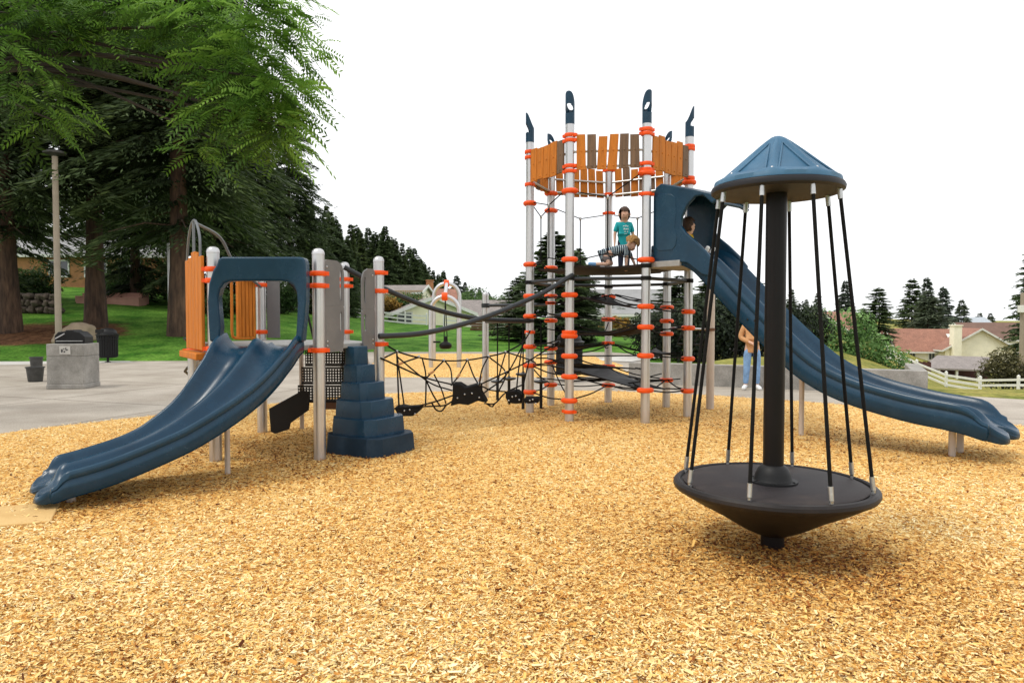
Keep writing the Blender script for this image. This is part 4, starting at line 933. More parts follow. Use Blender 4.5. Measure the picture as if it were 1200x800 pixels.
def trunk_mesh(name, h, r0, m, parent, limbs=0, seed=0, base=.2, lean=0.):
    mb = MB(); g = random.Random(seed); pts = []; rr = []
    for k in range(9):
        t = k / 8; pts.append((.02 * h * lean * t + .05 * r0 * math.sin(t * 7 + seed), .04 * r0 * math.cos(t * 6), h * t - .25)); rr.append(r0 * (1.0 - .93 * t) * (1.28 if k == 0 else 1))
    mb.tube(pts, rr, 14)
    for k in range(limbs):
        t = base + (1 - base) * g.random() * .8; a = g.random() * 6.283; L = h * .09 * (1.1 - t) * (1 + g.random()); z = h * t
        mb.tube([(0, 0, z), (math.cos(a) * L * .5, math.sin(a) * L * .5, z - L * .02), (math.cos(a) * L, math.sin(a) * L, z - L * .18)], [r0 * .12, r0 * .07, r0 * .025], 5)
    o = mb.build(name, m, None, smooth=60); o['_o'] = (0., 0., 0.)
    if parent is not None: o.parent = parent
    return o
PROTO = {}
def fir_proto(key, h, r, base, nb, per, spray, m, seed, trunk_r, limbs=20, bark=None, **kw):
    V, t = fir_crown(h, r, base, nb, per, spray, seed, **kw)
    c = quad_mesh('crown', V, t, m); tr = trunk_mesh('trunk', h * .97, trunk_r, bark or BARK_D, None, limbs, seed, base)
    PROTO[key] = (tr.data, c.data, h)
    for o in (c, tr): bpy.data.objects.remove(o)
def tree(key, name, label, x, y, h=None, group=None, rz=0., sxy=1., z=None, cat='tree'):
    td, cd, h0 = PROTO[key]; s = (h or h0) / h0
    r = thing(name, label, cat, (x, y, (H(x, y) if z is None else z) - .05), group)
    for nm, d in (('trunk', td), ('crown', cd)):
        if d is None: continue
        o = bpy.data.objects.new(nm, d); COL.objects.link(o); o.parent = r
    r.scale = (s * sxy, s * sxy, s); r.rotation_euler = (0, 0, rz); return r
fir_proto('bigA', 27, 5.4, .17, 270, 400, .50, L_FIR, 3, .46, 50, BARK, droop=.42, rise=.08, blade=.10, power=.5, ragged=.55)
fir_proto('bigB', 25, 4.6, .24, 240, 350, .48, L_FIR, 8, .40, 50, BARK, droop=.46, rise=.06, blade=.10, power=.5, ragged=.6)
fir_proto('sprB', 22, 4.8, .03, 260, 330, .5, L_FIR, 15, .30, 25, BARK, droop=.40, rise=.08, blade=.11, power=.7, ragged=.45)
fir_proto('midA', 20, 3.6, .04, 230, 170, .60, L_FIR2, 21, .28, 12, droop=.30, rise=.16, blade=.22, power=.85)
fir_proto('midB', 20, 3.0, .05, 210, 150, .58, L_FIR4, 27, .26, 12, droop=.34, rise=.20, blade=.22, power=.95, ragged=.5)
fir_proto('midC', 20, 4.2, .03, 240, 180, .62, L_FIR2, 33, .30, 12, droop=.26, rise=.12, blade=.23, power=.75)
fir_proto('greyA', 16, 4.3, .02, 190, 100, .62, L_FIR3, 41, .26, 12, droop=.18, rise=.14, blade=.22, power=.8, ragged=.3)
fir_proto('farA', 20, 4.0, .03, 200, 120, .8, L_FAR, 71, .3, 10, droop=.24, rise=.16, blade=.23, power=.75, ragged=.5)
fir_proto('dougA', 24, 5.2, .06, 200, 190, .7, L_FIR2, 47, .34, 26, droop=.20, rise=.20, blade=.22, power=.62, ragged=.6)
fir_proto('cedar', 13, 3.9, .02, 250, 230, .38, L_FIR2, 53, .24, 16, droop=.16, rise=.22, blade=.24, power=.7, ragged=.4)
def at_px(px, Yd): return (px - 600) / F * Yd * 1.0
# big firs on the left lawn; trunks at the places seen in the photograph
bigs = [('bigA', 10, 31.0, 26, 'large dark fir at the left edge, bare trunk rising from the brown needle bed', 1.0, .3),
        ('bigB', 113, 33.0, 26, 'large dark fir with bare lower trunk directly behind the boulder and bin', 1.0, 2.1),
        ('bigA', 211, 31.5, 27, 'tall dark fir with straight reddish trunk left of the low play deck', 1.0, 4.0)]
for key, px, Yd, h, lab, s, rz in bigs: tree(key, 'fir_tree', lab, at_px(px, Yd), Yd, h, 'large firs on the left lawn', rz, s)
backs = [('sprB', -40, 40, 24, 0), ('sprB', 160, 44, 22, 2.), ('sprB', 252, 43, 18, 3.), ('bigA', 258, 52, 27, 4.4), ('sprB', 305, 50, 17, 5.), ('sprB', 340, 56, 17, 1.4), ('sprB', 120, 66, 22, .8), ('sprB', 25, 68, 22, 4.)]
for key, px, Yd, h, rz in backs: tree(key, 'fir_tree', 'dark drooping fir in the dense stand behind the left lawn', at_px(px, Yd), Yd, h, 'dense stand of firs behind the left lawn', rz)
# the receding row of pointed firs
def ztop(py, Yd): return D(600, py, Yd).z
row = [(362, 232, 62, 'midC'), (378, 252, 66, 'midA'), (388, 247, 70, 'midB'), (398, 262, 66, 'midA'), (412, 262, 76, 'midB'), (424, 272, 80, 'midB'), (440, 270, 92, 'midC'), (452, 264, 90, 'midA'), (463, 278, 96, 'midC'), (472, 284, 98, 'midB'), (486, 290, 104, 'midA'), (497, 306, 110, 'midC'), (508, 316, 118, 'midA'), (520, 316, 128, 'midC'), (405, 285, 60, 'midC'), (370, 280, 55, 'midA'), (420, 300, 72, 'midA'), (480, 310, 94, 'midC'), (393, 252, 84, 'midC'), (418, 262, 92, 'midC'), (432, 266, 96, 'midA'), (447, 272, 96, 'midB'), (458, 276, 100, 'midC'), (480, 288, 112, 'midC'), (492, 300, 116, 'midC'), (503, 312, 124, 'midB'), (514, 320, 130, 'midC'), (384, 240, 78, 'midB'), (408, 276, 70, 'midA'), (441, 286, 92, 'midC')]
for k, (px, py, Yd, key) in enumerate(row):
    x = at_px(px, Yd); g = H(x, Yd); tree(key, 'fir_tree', 'dark green pointed fir in the receding row behind the lawn, left of centre', x, Yd, ztop(py, Yd) - g, 'receding row of pointed firs', k * 1.3, 1.15)
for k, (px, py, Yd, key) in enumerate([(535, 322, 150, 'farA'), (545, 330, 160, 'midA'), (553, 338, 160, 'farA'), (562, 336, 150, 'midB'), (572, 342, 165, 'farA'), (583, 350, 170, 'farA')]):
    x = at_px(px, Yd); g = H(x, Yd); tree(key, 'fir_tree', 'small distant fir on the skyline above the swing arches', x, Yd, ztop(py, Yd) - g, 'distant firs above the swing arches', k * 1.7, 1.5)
# behind the tower and further right
for key, px, py, Yd, lab, sx in (('cedar', 648, 270, 40, 'broad spruce with layered branches right behind the climbing tower', 1.75), ('cedar', 612, 322, 43, 'smaller spruce left of the climbing tower, beside the broad spruce', 1.7), ('cedar', 678, 290, 44, 'spruce seen between the tower posts below the kneeling child', 1.1),
                                 ('cedar', 836, 318, 38, 'dark bushy fir under the upper part of the tall slide', 2.2), ('cedar', 878, 326, 42, 'dark fir behind the slide, left of the spinner pole', 2.4), ('cedar', 796, 322, 42, 'dark fir between the right tower posts, behind the rings', 2.0)):
    x = at_px(px, Yd); g = H(x, Yd); tree(key, 'fir_tree', lab, x, Yd, ztop(py, Yd) - g, None, px * .1, sx)
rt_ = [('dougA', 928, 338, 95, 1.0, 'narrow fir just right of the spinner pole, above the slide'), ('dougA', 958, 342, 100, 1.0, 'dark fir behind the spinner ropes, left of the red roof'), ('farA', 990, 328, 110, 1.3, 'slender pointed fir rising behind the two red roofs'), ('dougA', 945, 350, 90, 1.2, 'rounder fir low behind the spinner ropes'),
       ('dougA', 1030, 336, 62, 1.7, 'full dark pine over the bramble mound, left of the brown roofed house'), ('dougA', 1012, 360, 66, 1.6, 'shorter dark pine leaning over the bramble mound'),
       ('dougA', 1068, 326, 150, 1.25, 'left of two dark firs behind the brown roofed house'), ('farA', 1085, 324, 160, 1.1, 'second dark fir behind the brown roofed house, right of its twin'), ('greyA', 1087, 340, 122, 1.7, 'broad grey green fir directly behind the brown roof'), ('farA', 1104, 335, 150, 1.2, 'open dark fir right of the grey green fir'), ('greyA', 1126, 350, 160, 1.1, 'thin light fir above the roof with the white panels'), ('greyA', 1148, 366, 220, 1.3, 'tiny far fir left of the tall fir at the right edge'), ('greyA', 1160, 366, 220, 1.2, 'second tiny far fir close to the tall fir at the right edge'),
       ('dougA', 1209, 284, 90, .95, 'tall ragged fir at the right edge beside the utility pole')]
for key, px, py, Yd, sx, lab in rt_:
    x = at_px(px, Yd); g = H(x, Yd); tree(key, 'fir_tree', lab, x, Yd, ztop(py, Yd) - g, None, px * .37, sx)

# leafy masses
def leaf_blobs(blobs, n, size, seed, hang=.0, shell=.6):
    g = np.random.default_rng(seed); B = np.array(blobs, float); vol = B[:, 3] * B[:, 4] * B[:, 5]; k = g.choice(len(B), n, p=vol / vol.sum())
    v = g.normal(0, 1, (n, 3)); v /= np.linalg.norm(v, axis=1)[:, None]; rad = (shell + (1 - shell) * g.random(n)) * (1 + .16 * np.sin(v[:, 0] * 7 + k) * np.sin(v[:, 2] * 6 + k * 2))
    p = B[k, :3] + v * rad[:, None] * B[k, 3:6]
    nrm = v + g.normal(0, .55, (n, 3)); nrm[:, 2] += .35; nrm /= np.linalg.norm(nrm, axis=1)[:, None]
    r = g.normal(0, 1, (n, 3)); a = np.cross(nrm, r); a /= np.linalg.norm(a, axis=1)[:, None]; b = np.cross(nrm, a); a[:, 2] -= hang; s = (size * (.6 + .8 * g.random(n)))[:, None]
    V = np.stack([p - a * s, p + b * s * .45, p + a * s, p - b * s * .45], 1)
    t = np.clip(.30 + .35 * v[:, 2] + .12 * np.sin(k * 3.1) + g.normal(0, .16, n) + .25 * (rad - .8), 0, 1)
    return V, t
def bush(name, label, cat, x, y, blobs, n, size, m, seed, group=None, stems=6, shell=.6, trunk=0., z=None):
    g0 = H(x, y) if z is None else z; r = thing(name, label, cat, (x, y, g0 - .03), group); V, t = leaf_blobs(blobs, n, size, seed, shell=shell)
    c = quad_mesh('crown' if trunk else 'foliage', V, t, m); c.parent = r
    mb = MB(); g = random.Random(seed); B = blobs
    for k in range(stems):
        b = B[k % len(B)]; mb.tube(curve([(0, 0, -.1), (b[0] * .4, b[1] * .4, b[2] * .45), (b[0], b[1], b[2] + b[5] * .3)], 4), [trunk or .03] + [(trunk or .03) * .8] * 7 + [.01], 6) if False else mb.tube([(0, 0, -.1), (b[0] * .35 + g.uniform(-.1, .1), b[1] * .35, b[2] * .5), (b[0], b[1], b[2] + b[5] * .3)], [trunk or .03, (trunk or .03) * .7, .012], 6)
    s = mb.build('trunk' if trunk else 'stems', BARK_D, None); s.parent = r; return r
def rb(g, n, rx, ry, rz, s0, s1): return [(g.uniform(-rx, rx), g.uniform(-ry, ry), g.uniform(.35, 1) * rz, *(g.uniform(s0, s1) for _ in range(3))) for _ in range(n)]
g = random.Random(5)
x = at_px(1010, 34); bush('bramble_bush', 'big bright green leafy bramble mound behind the concrete wall, under the pine', 'bush', x, 34, [(-1.0, 0, .9, 1.4, 1.1, 1.3), (.4, .3, 1.0, 1.3, 1, 1.1), (1.3, 0, .5, 1.1, 1, .8), (-1.9, .4, 1.6, 1.2, .9, 1.4), (-.6, -.5, 2.2, 1.1, .7, .9), (-2.9, 0, 1.2, 1.2, .9, 1.2)], 9000, .085, L_IVY, 4, z=-1.0)
x = at_px(1178, 47); bush('shrub', 'olive brown open shrub behind the white fence at the right', 'bush', x, 47, [(-.6, 0, 1.4, 1.3, 1, 1.3), (.7, 0, 1.2, 1.4, 1, 1.2), (0, 0, 2.2, 1., .9, .9), (1.6, 0, 1., 1, 1, 1)], 5200, .09, L_DRY, 6, stems=14, shell=.35)
for k, (px, Yd, w_, hh) in enumerate(((800, 26, 1.5, 2.0), (826, 25, 1.5, 2.1), (852, 25.5, 1.6, 2.1), (880, 26, 1.6, 2.0), (906, 27, 1.6, 2.0), (930, 29, 1.6, 1.9), (775, 28, 1.3, 1.7))):
    x = at_px(px, Yd); bush('laurel_bush', 'dark evergreen bush in the hedge row behind the rings and the tall slide', 'bush', x, Yd, [(0, 0, hh * .45, w_, .9, hh * .6), (-.5, .1, hh * .7, .9, .8, hh * .45), (.6, 0, hh * .65, 1, .8, hh * .45)], 5200, .07, L_HEDGE, 60 + k, 'dark hedge bushes under the tall slide')
for k, (px, Yd, w_, hh, m, lab) in enumerate(((42, 44, 2.2, 1.9, L_BUSH, 'yellow green shrub behind the stone wall, beside the left fir'), (25, 47, 2.0, 1.4, L_AUT, 'low golden shrub at the left edge behind the stone wall'), (176, 48, 2.6, 3.2, L_BUSH, 'light leafy shrub between the second and third fir trunks'), (143, 52, 2.2, 1.4, L_BUSH, 'low green shrub in front of the orange brick house'),
     (262, 41, 1.5, 1.6, L_BUSH, 'green shrub right behind the third fir trunk'), (290, 46, 2.0, 2.6, L_BUSH, 'green shrub seen through the hood of the low slide'), (330, 50, 2.4, 2.2, L_BUSH, 'leafy shrub behind the deck rear posts'), (225, 52, 2.2, 2.4, L_HEDGE, 'dark shrub left of the low deck under the firs'))):
    x = at_px(px, Yd); bush('shrub', lab, 'bush', x, Yd, rb(g, 5, w_ * .6, .8, hh * .7, w_ * .35, w_ * .55), 3600, .10, m, 80 + k)
x = at_px(457, 70); bush('maple_tree', 'small golden leafed tree beside the yellow house', 'tree', x, 70, [(0, 0, 1.5, .9, .8, .8), (-.6, 0, 1.1, .7, .6, .6), (.6, .2, 1.2, .7, .6, .6)], 1500, .12, L_AUT, 31, trunk=.10)
x = at_px(478, 76); bush('shrub', 'green shrub on the bank between the golden tree and the yellow gable', 'bush', x, 76, [(0, 0, 1.6, 2.6, 1.2, 1.4), (-2, 0, 1.4, 1.6, 1.2, 1.2), (2, 0, 1.2, 1.8, 1, 1)], 2600, .17, L_BUSH, 32)
for k, (px, Yd, zz_, w_, lab) in enumerate(((548, 84, 1.6, 2.2, 'round green tree right of the swing arches'), (572, 95, 1.9, 2.4, 'round green tree behind the silver post of the hanging steps'), (556, 120, 3., 3.2, 'larger green tree behind the swing arches'), (596, 100, 2.0, 2.6, 'round green tree between hanging steps and climbing tower'), (724, 55, .6, 1.2, 'low reddish shrub in front of the grey roofed white house'))):
    x = at_px(px, Yd); bush('tree' if zz_ > 1 else 'shrub', lab, 'tree' if zz_ > 1 else 'bush', x, Yd, [(0, 0, zz_, w_, w_ * .8, w_ * .8), (w_ * .6, .3, zz_ * .7, w_ * .7, w_ * .6, w_ * .6), (-w_ * .6, .2, zz_ * .75, w_ * .7, w_ * .6, w_ * .6)], 2800, .2, L_BUSH if zz_ > 1 else L_AUT, 140 + k, trunk=.14 if zz_ > 1 else 0)
for k, (px, Yd, lab) in enumerate(((945, 70, 'pale green leafy tree behind the tall slide and the spinner ropes'), (965, 80, 'leafy tree left of the red roofs seen between spinner ropes'), (915, 60, 'leafy tree behind the spinner pole'))):
    x = at_px(px, Yd); g0 = H(x, Yd); hz = ztop(366 + k % 2 * 6, Yd) - g0; bush('tree', lab, 'tree', x, Yd, [(0, 0, hz * .6, hz * .4, hz * .35, hz * .4), (hz * .3, 0, hz * .45, hz * .3, hz * .3, hz * .3), (-hz * .3, 0, hz * .5, hz * .3, hz * .3, hz * .32)], 3800, .2, L_BUSH, 160 + k, trunk=.16)
# the overhanging broadleaf tree with feathery compound leaves, trunk outside the frame on the left
ot = thing('ash_tree', 'bright green broadleaf tree with feathery compound leaves overhanging the top left corner', 'tree', (-10.5, 11.5, 0))
def fronds(cl, seed):
    g = np.random.default_rng(seed); VV = []; TT = []
    for (c, rad, n, drp) in cl:
        v = g.normal(0, 1, (n, 3)); v /= np.linalg.norm(v, axis=1)[:, None]; p = np.array(c) + v * np.array(rad) * (g.random(n) ** .45)[:, None]
        az = np.arctan2(v[:, 1], v[:, 0]) + g.normal(0, .7, n); el = .15 - drp + g.normal(0, .3, n)
        d0 = np.stack([np.cos(az) * np.cos(el), np.sin(az) * np.cos(el), np.sin(el)], 1); sd_ = np.stack([-np.sin(az), np.cos(az), 0 * az], 1); ro = g.normal(0, .5, n)[:, None]; u0 = np.cross(d0, sd_); sd_ = sd_ * np.cos(ro) + u0 * np.sin(ro)
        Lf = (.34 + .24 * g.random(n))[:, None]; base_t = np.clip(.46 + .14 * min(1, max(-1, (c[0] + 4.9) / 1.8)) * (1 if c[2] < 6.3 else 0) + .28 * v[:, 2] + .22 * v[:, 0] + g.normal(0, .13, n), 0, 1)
        for k in range(10):
            f = .14 + .84 * k / 9; q = p + d0 * Lf * f; q[:, 2] -= (Lf[:, 0] * f) ** 2 * .8
            for s in (-1, 1):
                ld = d0 * .50 + sd_ * s * .86; ld = ld + g.normal(0, .08, (n, 3)); ld[:, 2] -= .28; ll = Lf * (.25 - .12 * abs(f - .5)) ; wv = np.cross(ld, np.cross(d0, sd_)); wv /= np.linalg.norm(wv, axis=1)[:, None]
                VV.append(np.stack([q, q + ld * ll * .4 + wv * ll * .15, q + ld * ll, q + ld * ll * .4 - wv * ll * .15], 1)); TT.append(np.clip(base_t + g.normal(0, .06, n), 0, 1))
    return np.concatenate(VV), np.concatenate(TT)
clm = []
def cpx(px, py, Yd, r, n, drp=.25): p = D(px, py, Yd); clm.append(((p.x, p.y, p.z), r, n, drp))
for a in ((10, 15, 10, (.9, .8, .45), 130), (70, 20, 10.5, (.9, .8, .4), 110), (5, 70, 9.6, (.6, .6, .35), 60), (40, 110, 9.6, (.35, .4, .35), 30), (60, 140, 9.4, (.25, .3, .25), 14), (15, 120, 9.5, (.3, .4, .3), 16), (130, 15, 10.5, (.8, .8, .35), 90), (120, 55, 10.6, (.4, .5, .2), 22), (190, 15, 10.5, (.7, .8, .35), 80), (215, 50, 10.5, (.4, .5, .25), 36),
          (245, 30, 10, (.6, .7, .4), 90), (300, 15, 10, (.55, .6, .4), 80), (265, 85, 10, (.45, .5, .35), 70), (300, 75, 9.8, (.45, .5, .35), 70), (325, 110, 9.7, (.42, .45, .32), 72), (300, 130, 9.7, (.45, .5, .32), 72), (265, 130, 10, (.35, .4, .28), 36), (340, 55, 10, (.38, .4, .3), 42), (325, 140, 9.6, (.28, .35, .25), 34), (318, 165, 9.6, (.34, .35, .2), 34), (335, 95, 9.6, (.26, .3, .3), 24), (345, 5, 10, (.35, .4, .22), 34), (255, 165, 10, (.25, .35, .16), 14), (345, 105, 9.5, (.12, .2, .08), 7), (335, 150, 9.5, (.14, .2, .08), 7), (232, 178, 9.6, (.18, .2, .12), 8)): cpx(*a)
for k in range(12): clm.append(((-10.5 + random.uniform(-4, 3.6), 11.3 + random.uniform(-2.6, 2.8), random.uniform(6.8, 9.0)), (1.1, 1.1, .7), 40, .2))
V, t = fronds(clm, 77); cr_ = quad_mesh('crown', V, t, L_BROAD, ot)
mb = MB(); mb.tube(curve([(-10.5, 11.5, -.2), (-10.6, 11.5, 2), (-10.3, 11.4, 4.2), (-10.4, 11.3, 7.5)], 4), [.26] * 5 + [.22] * 4 + [.16] * 3 + [.1], 12)
for (c, r_, n_, d_) in clm[:26:2]:
    s_ = Vector((-10.3, 11.4, 4.3 + random.random() * 1.5)); e = Vector(c); md = s_.lerp(e, .5) + Vector((0, 0, .5)); P_ = curve([s_, md, e], 6); mb.tube(P_, [.065 - .055 * i / (len(P_) - 1) for i in range(len(P_))], 6)
mb.build('trunk', BARK_D, ot)

# ================================================================== LEFT STREET FURNITURE
g0 = D(69, 405, 26.5); lp = thing('lamp_post', 'tall plain tan lamp post with flat disc head behind the concrete grill block', 'lamp post', (g0.x, 26.5, H(g0.x, 26.5)))
zt__ = D(69, 180, 26.5).z; mb = MB(); mb.lathe([(.13, -.1), (.13, .3), (.115, .31), (.10, zt__ - .1 - g0.z * 0)], (g0.x, 26.5, 0), 16); mb.build('pole', TANPOLE, lp)
mb = MB(); mb.lathe([(.09, zt__ - .12), (.14, zt__ - .06), (.38, zt__ - .01), (.39, zt__ + .04), (.30, zt__ + .09), (.01, zt__ + .11)], (g0.x, 26.5, 0), 24); mb.build('lamp_head', PAIL, lp)
g0 = G(199, 392); Yd = 34; x = at_px(199, Yd); lp2 = thing('lamp_post', 'thin grey lamp post standing on the lawn just left of the third fir trunk', 'lamp post', (x, Yd, H(x, Yd)))
mb = MB(); mb.tube([(x, Yd, H(x, Yd) - .1), (x, Yd, ztop(285, Yd))], .07, 10); mb.build('pole', FERR, lp2); mb = MB(); mb.box((x, Yd, ztop(283, Yd)), (.5, .22, .10)); mb.build('lamp_head', PAIL, lp2, bevel=.02)
# concrete grill block
gp = G(73.5, 456); gb = thing('park_grill', 'square concrete park grill block with black steel hood on the path', 'park grill', (gp.x, gp.y + .4, 0)); cx_, cy_ = gp.x, gp.y + .4; rz_ = .12
mb = MB(); mb.box((cx_, cy_, .05), (.78, .78, .10), rz_); mb.box((cx_, cy_, .40), (.755, .755, .604), rz_); mb.box((cx_, cy_, .845), (.755, .755, .27), rz_); mb.box((cx_, cy_, .705), (.735, .735, .03), rz_); mb.build('block', CONC_W, gb, bevel=.018)
mb = MB(); fr = Matrix.Rotation(rz_, 3, 'Z'); n_ = fr @ Vector((0, -1, 0)); u_ = fr @ Vector((1, 0, 0)); o_ = Vector((cx_, cy_, 0)) + n_ * .385
mb.prism([(-.10, .76), (.12, .755), (.115, .93), (-.105, .935)], o_, u_, (0, 0, 1), .014); pl = mb.build('plaque', CONC_L, gb, bevel=.003)
mb = MB()
for a_, b_, w_, h_ in ((-.05, .83, .035, .07), (.0, .81, .03, .04), (.05, .85, .05, .03), (.03, .88, .02, .04), (-.01, .875, .03, .02)): mb.prism([(a_ - w_ / 2, b_ - h_ / 2), (a_ + w_ / 2, b_ - h_ / 2 + .01), (a_ + w_ / 2, b_ + h_ / 2), (a_ - w_ / 2, b_ + h_ / 2)], o_ + n_ * .009, u_, (0, 0, 1), .004)
mb.build('plaque_mark', PAIL, pl)
mb = MB(); mb.prism([(-.30, .98), (.32, .98), (.32, 1.13), (.20, 1.24), (.10, 1.25), (.08, 1.28), (-.06, 1.28), (-.08, 1.25), (-.22, 1.24), (-.30, 1.15)], Vector((cx_, cy_ + .02, 0)), u_, (0, 0, 1), .42); ho = mb.build('grill_hood', BLKMET, gb, bevel=.015)
mb = MB(); mb.prism([(-.26, 1.03), (.29, 1.03), (.29, 1.045), (-.26, 1.045)], Vector((cx_, cy_ + .02, 0)) + n_ * .22, u_, (0, 0, 1), .03); mb.tube([o_ + u_ * -.24 + Vector((0, 0, 1.09)) + n_ * -.12, o_ + u_ * -.05 + Vector((0, 0, 1.2)) + n_ * -.12], .012, 6); mb.build('handle', FERR, ho)
for px, py, r_, h_, lab in ((41.5, 447, .19, .36, 'round dull metal pail standing left of the concrete grill block'), (43, 440, .15, .50, 'second taller metal pail behind the one beside the grill block')):
    p = G(px, py); t_ = thing('metal_pail', lab, 'pail', (p.x, p.y, 0)); mb = MB(); mb.lathe([(r_ * .78, 0), (r_ * .82, .02), (r_, h_ * .92), (r_ * 1.1, h_ * .93), (r_ * 1.1, h_), (r_ * .95, h_), (r_ * .8, h_ - .1), (.01, h_ - .1)], (p.x, p.y, .002), 24); mb.build('pail_body', PAIL, t_)
    mb = MB(); mb.tube([(p.x + r_ * 1.02 * math.cos(a * math.pi / 10), p.y - .03, h_ - .05 + r_ * .45 * -math.sin(a * math.pi / 10)) for a in range(11)], .008, 6); mb.build('handle', PAIL, t_)
# slatted litter bins
p = G(126.5, 424.5); hz = H(p.x, p.y); lb = thing('litter_bin', 'black slatted litter bin with domed lid on the lawn edge near the grill block', 'litter bin', (p.x, p.y, hz), 'black slatted litter bins')
mb = MB(); mb.lathe([(.10, hz - .02), (.10, hz + .02), (.04, hz + .03), (.04, hz + .16), (.28, hz + .17), (.30, hz + .19), (.30, hz + .22), (.01, hz + .22)], (p.x, p.y, 0), 24); mb.build('base', BLKMET, lb)
mb = MB(); mb.lathe([(.27, hz + .22), (.27, hz + .92), (.01, hz + .92)], (p.x, p.y, 0), 24); mb.build('liner', mat('black_liner', (.005, .005, .005), .6), lb)
mb = MB()
for k in range(26):
    a = 2 * math.pi * k / 26; rr = .315; mb.box((p.x + rr * math.cos(a), p.y + rr * math.sin(a), hz + .54), (.012, .045, .68), a); mb.box((p.x + (rr + .022) * math.cos(a), p.y + (rr + .022) * math.sin(a), hz + .90), (.012, .045, .10), a)
so_ = mb.build('slats', BLKMET, lb, smooth=0); so_['kind'] = 'thing'
mb = MB(); mb.lathe([(.33, hz + .80), (.345, hz + .80), (.345, hz + .83), (.33, hz + .83)], (p.x, p.y, 0), 28); mb.build('hoop', BLKMET, lb)
mb = MB(); mb.lathe([(.36, hz + .94), (.37, hz + .96), (.34, hz + .98), (.30, hz + 1.0), (.30, hz + 1.02), (.27, hz + 1.10), (.18, hz + 1.17), (.01, hz + 1.20)], (p.x, p.y, 0), 28); mb.box((p.x - .12, p.y - .24, hz + 1.08), (.26, .10, .12)); mb.build('lid', BLKMET, lb)
p = G(667, 447); l2 = copy_tree(lb); l2.location = (p.x, p.y, 0); l2['label'] = 'black slatted litter bin on the far path, seen through the climbing tower legs'
# rocks, stone wall, pink terraced steps
def rock(name, label, c, s, m, seed, parent=None):
    bm = bmesh.new(); bmesh.ops.create_icosphere(bm, subdivisions=4, radius=1); g_ = random.Random(seed); ph = [g_.uniform(0, 6) for _ in range(6)]
    for v in bm.verts:
        q = v.co.copy(); k = 1 + .13 * math.sin(3 * q.x + ph[0]) * math.sin(2.6 * q.y + ph[1]) + .09 * math.sin(5 * q.z + ph[2] + 2 * q.x) + .05 * math.sin(9 * q.y + ph[3]) * math.sin(8 * q.x + ph[4])
        e = max(abs(q.x), abs(q.y), abs(q.z)); k *= 1 + .22 * (1 - e); q = q * k; v.co = Vector((q.x * s[0], q.y * s[1], q.z * s[2]))
    me = bpy.data.meshes.new(name); bm.to_mesh(me); bm.free(); me.materials.append(m)
    for f in me.polygons: f.use_smooth = True
    o = bpy.data.objects.new(name, me); COL.objects.link(o); o.location = c
    if parent is not None: o.parent = parent; o.location = Vector(c) - Vector(parent['_o'])
    elif label: tag(o, label, 'boulder')
    return o
Yd = 29.3; x = at_px(92, Yd); rock('boulder', 'large smooth beige boulder at the edge of the needle bed, right of the lamp post', (x, Yd, H(x, Yd) + .25), (.68, .5, .44), BOULD, 3)
x = at_px(76, 28.6); rock('boulder', 'smaller beige boulder touching the left end of the large one', (x, 28.6, H(x, 28.6) + .15), (.42, .4, .30), BOULD, 5)
sw = thing('stone_wall', 'low dark dry stone retaining wall behind the needle bed', 'stone wall', (at_px(45, 37), 37, H(at_px(45, 37), 37)))
g_ = random.Random(9)
for r_ in range(3):
    xx = 20
    while xx < 70:
        w_ = g_.uniform(.32, .62); X_ = at_px(xx, 37); rock('stone', None, (X_, 37 + .08 * r_ + g_.uniform(-.05, .05), H(X_, 37) + .15 + .34 * r_), (w_ * .56, .36, .20), STONE, g_.randint(0, 999), sw); xx += w_ / 37 * F
ps = thing('terraced_steps', 'long pink paved terrace steps on the lawn behind the fir trunks', 'steps', (at_px(120, 42), 42, H(at_px(120, 42), 42)))
zb_ = D(100, 356, 42).z
for k, (a, b, z) in enumerate(((74, 128, 347), (92, 162, 343.5), (86, 118, 351), (118, 168, 349.5))):
    x0, x1 = at_px(a, 42 + k % 2), at_px(b, 42 + k % 2); z1 = D(100, z, 42).z; mb = MB(); y_ = 42.3 + .9 * (k < 2) + .25 * (k % 2); nn = max(2, int((x1 - x0) / .75)); mb.box(((x0 + x1) / 2, y_ + .45, (zb_ - .6 + z1) / 2), (x1 - x0, .9, z1 - zb_ + .6)); mb.build('step', PINK, ps, bevel=.02)
    mb = MB()
    for i in range(nn): mb.box((x0 + (i + .5) * (x1 - x0) / nn, y_ + .45, z1 + .03), ((x1 - x0) / nn - .02, .96, .06))
    mb.build('paving', PINK, ps, bevel=.008)
# concrete retaining wall on the right
d_ = (WB - WA).normalized(); n_ = Vector((-d_.y, d_.x, 0)); n_ = n_ if n_.y > 0 else -n_
mb = MB(); vs = []
for s in (0, (WB - WA).length): 
    for off in (0, .28): p = WA + d_ * s + n_ * off; vs += [(p.x, p.y, -.1), (p.x, p.y, .485)]
mb.add(vs, [(0, 4, 5, 1), (2, 3, 7, 6), (1, 5, 7, 3), (0, 2, 6, 4), (0, 1, 3, 2), (4, 6, 7, 5)]); q0 = WB; q1 = WB + n_ * 2.4 + d_ * .1
tag(mb.build('concrete_wall', CONC_W, off=WA, bevel=.015), 'low rough concrete retaining wall behind the tall slide, front stretch', 'wall')
mb = MB(); a = WB + n_ * .285 - d_ * .28; vs = []
for s in (0, 2.2):
    for off in (0, .28): p = a + n_ * s + d_ * off; vs += [(p.x, p.y, -.6), (p.x, p.y, .485)]
mb.add(vs, [(0, 4, 5, 1), (2, 3, 7, 6), (1, 5, 7, 3), (0, 2, 6, 4), (0, 1, 3, 2), (4, 6, 7, 5)]); tag(mb.build('concrete_wall', CONC_W, off=a, bevel=.015), 'short return end of the concrete wall, near the white rail fence', 'wall')

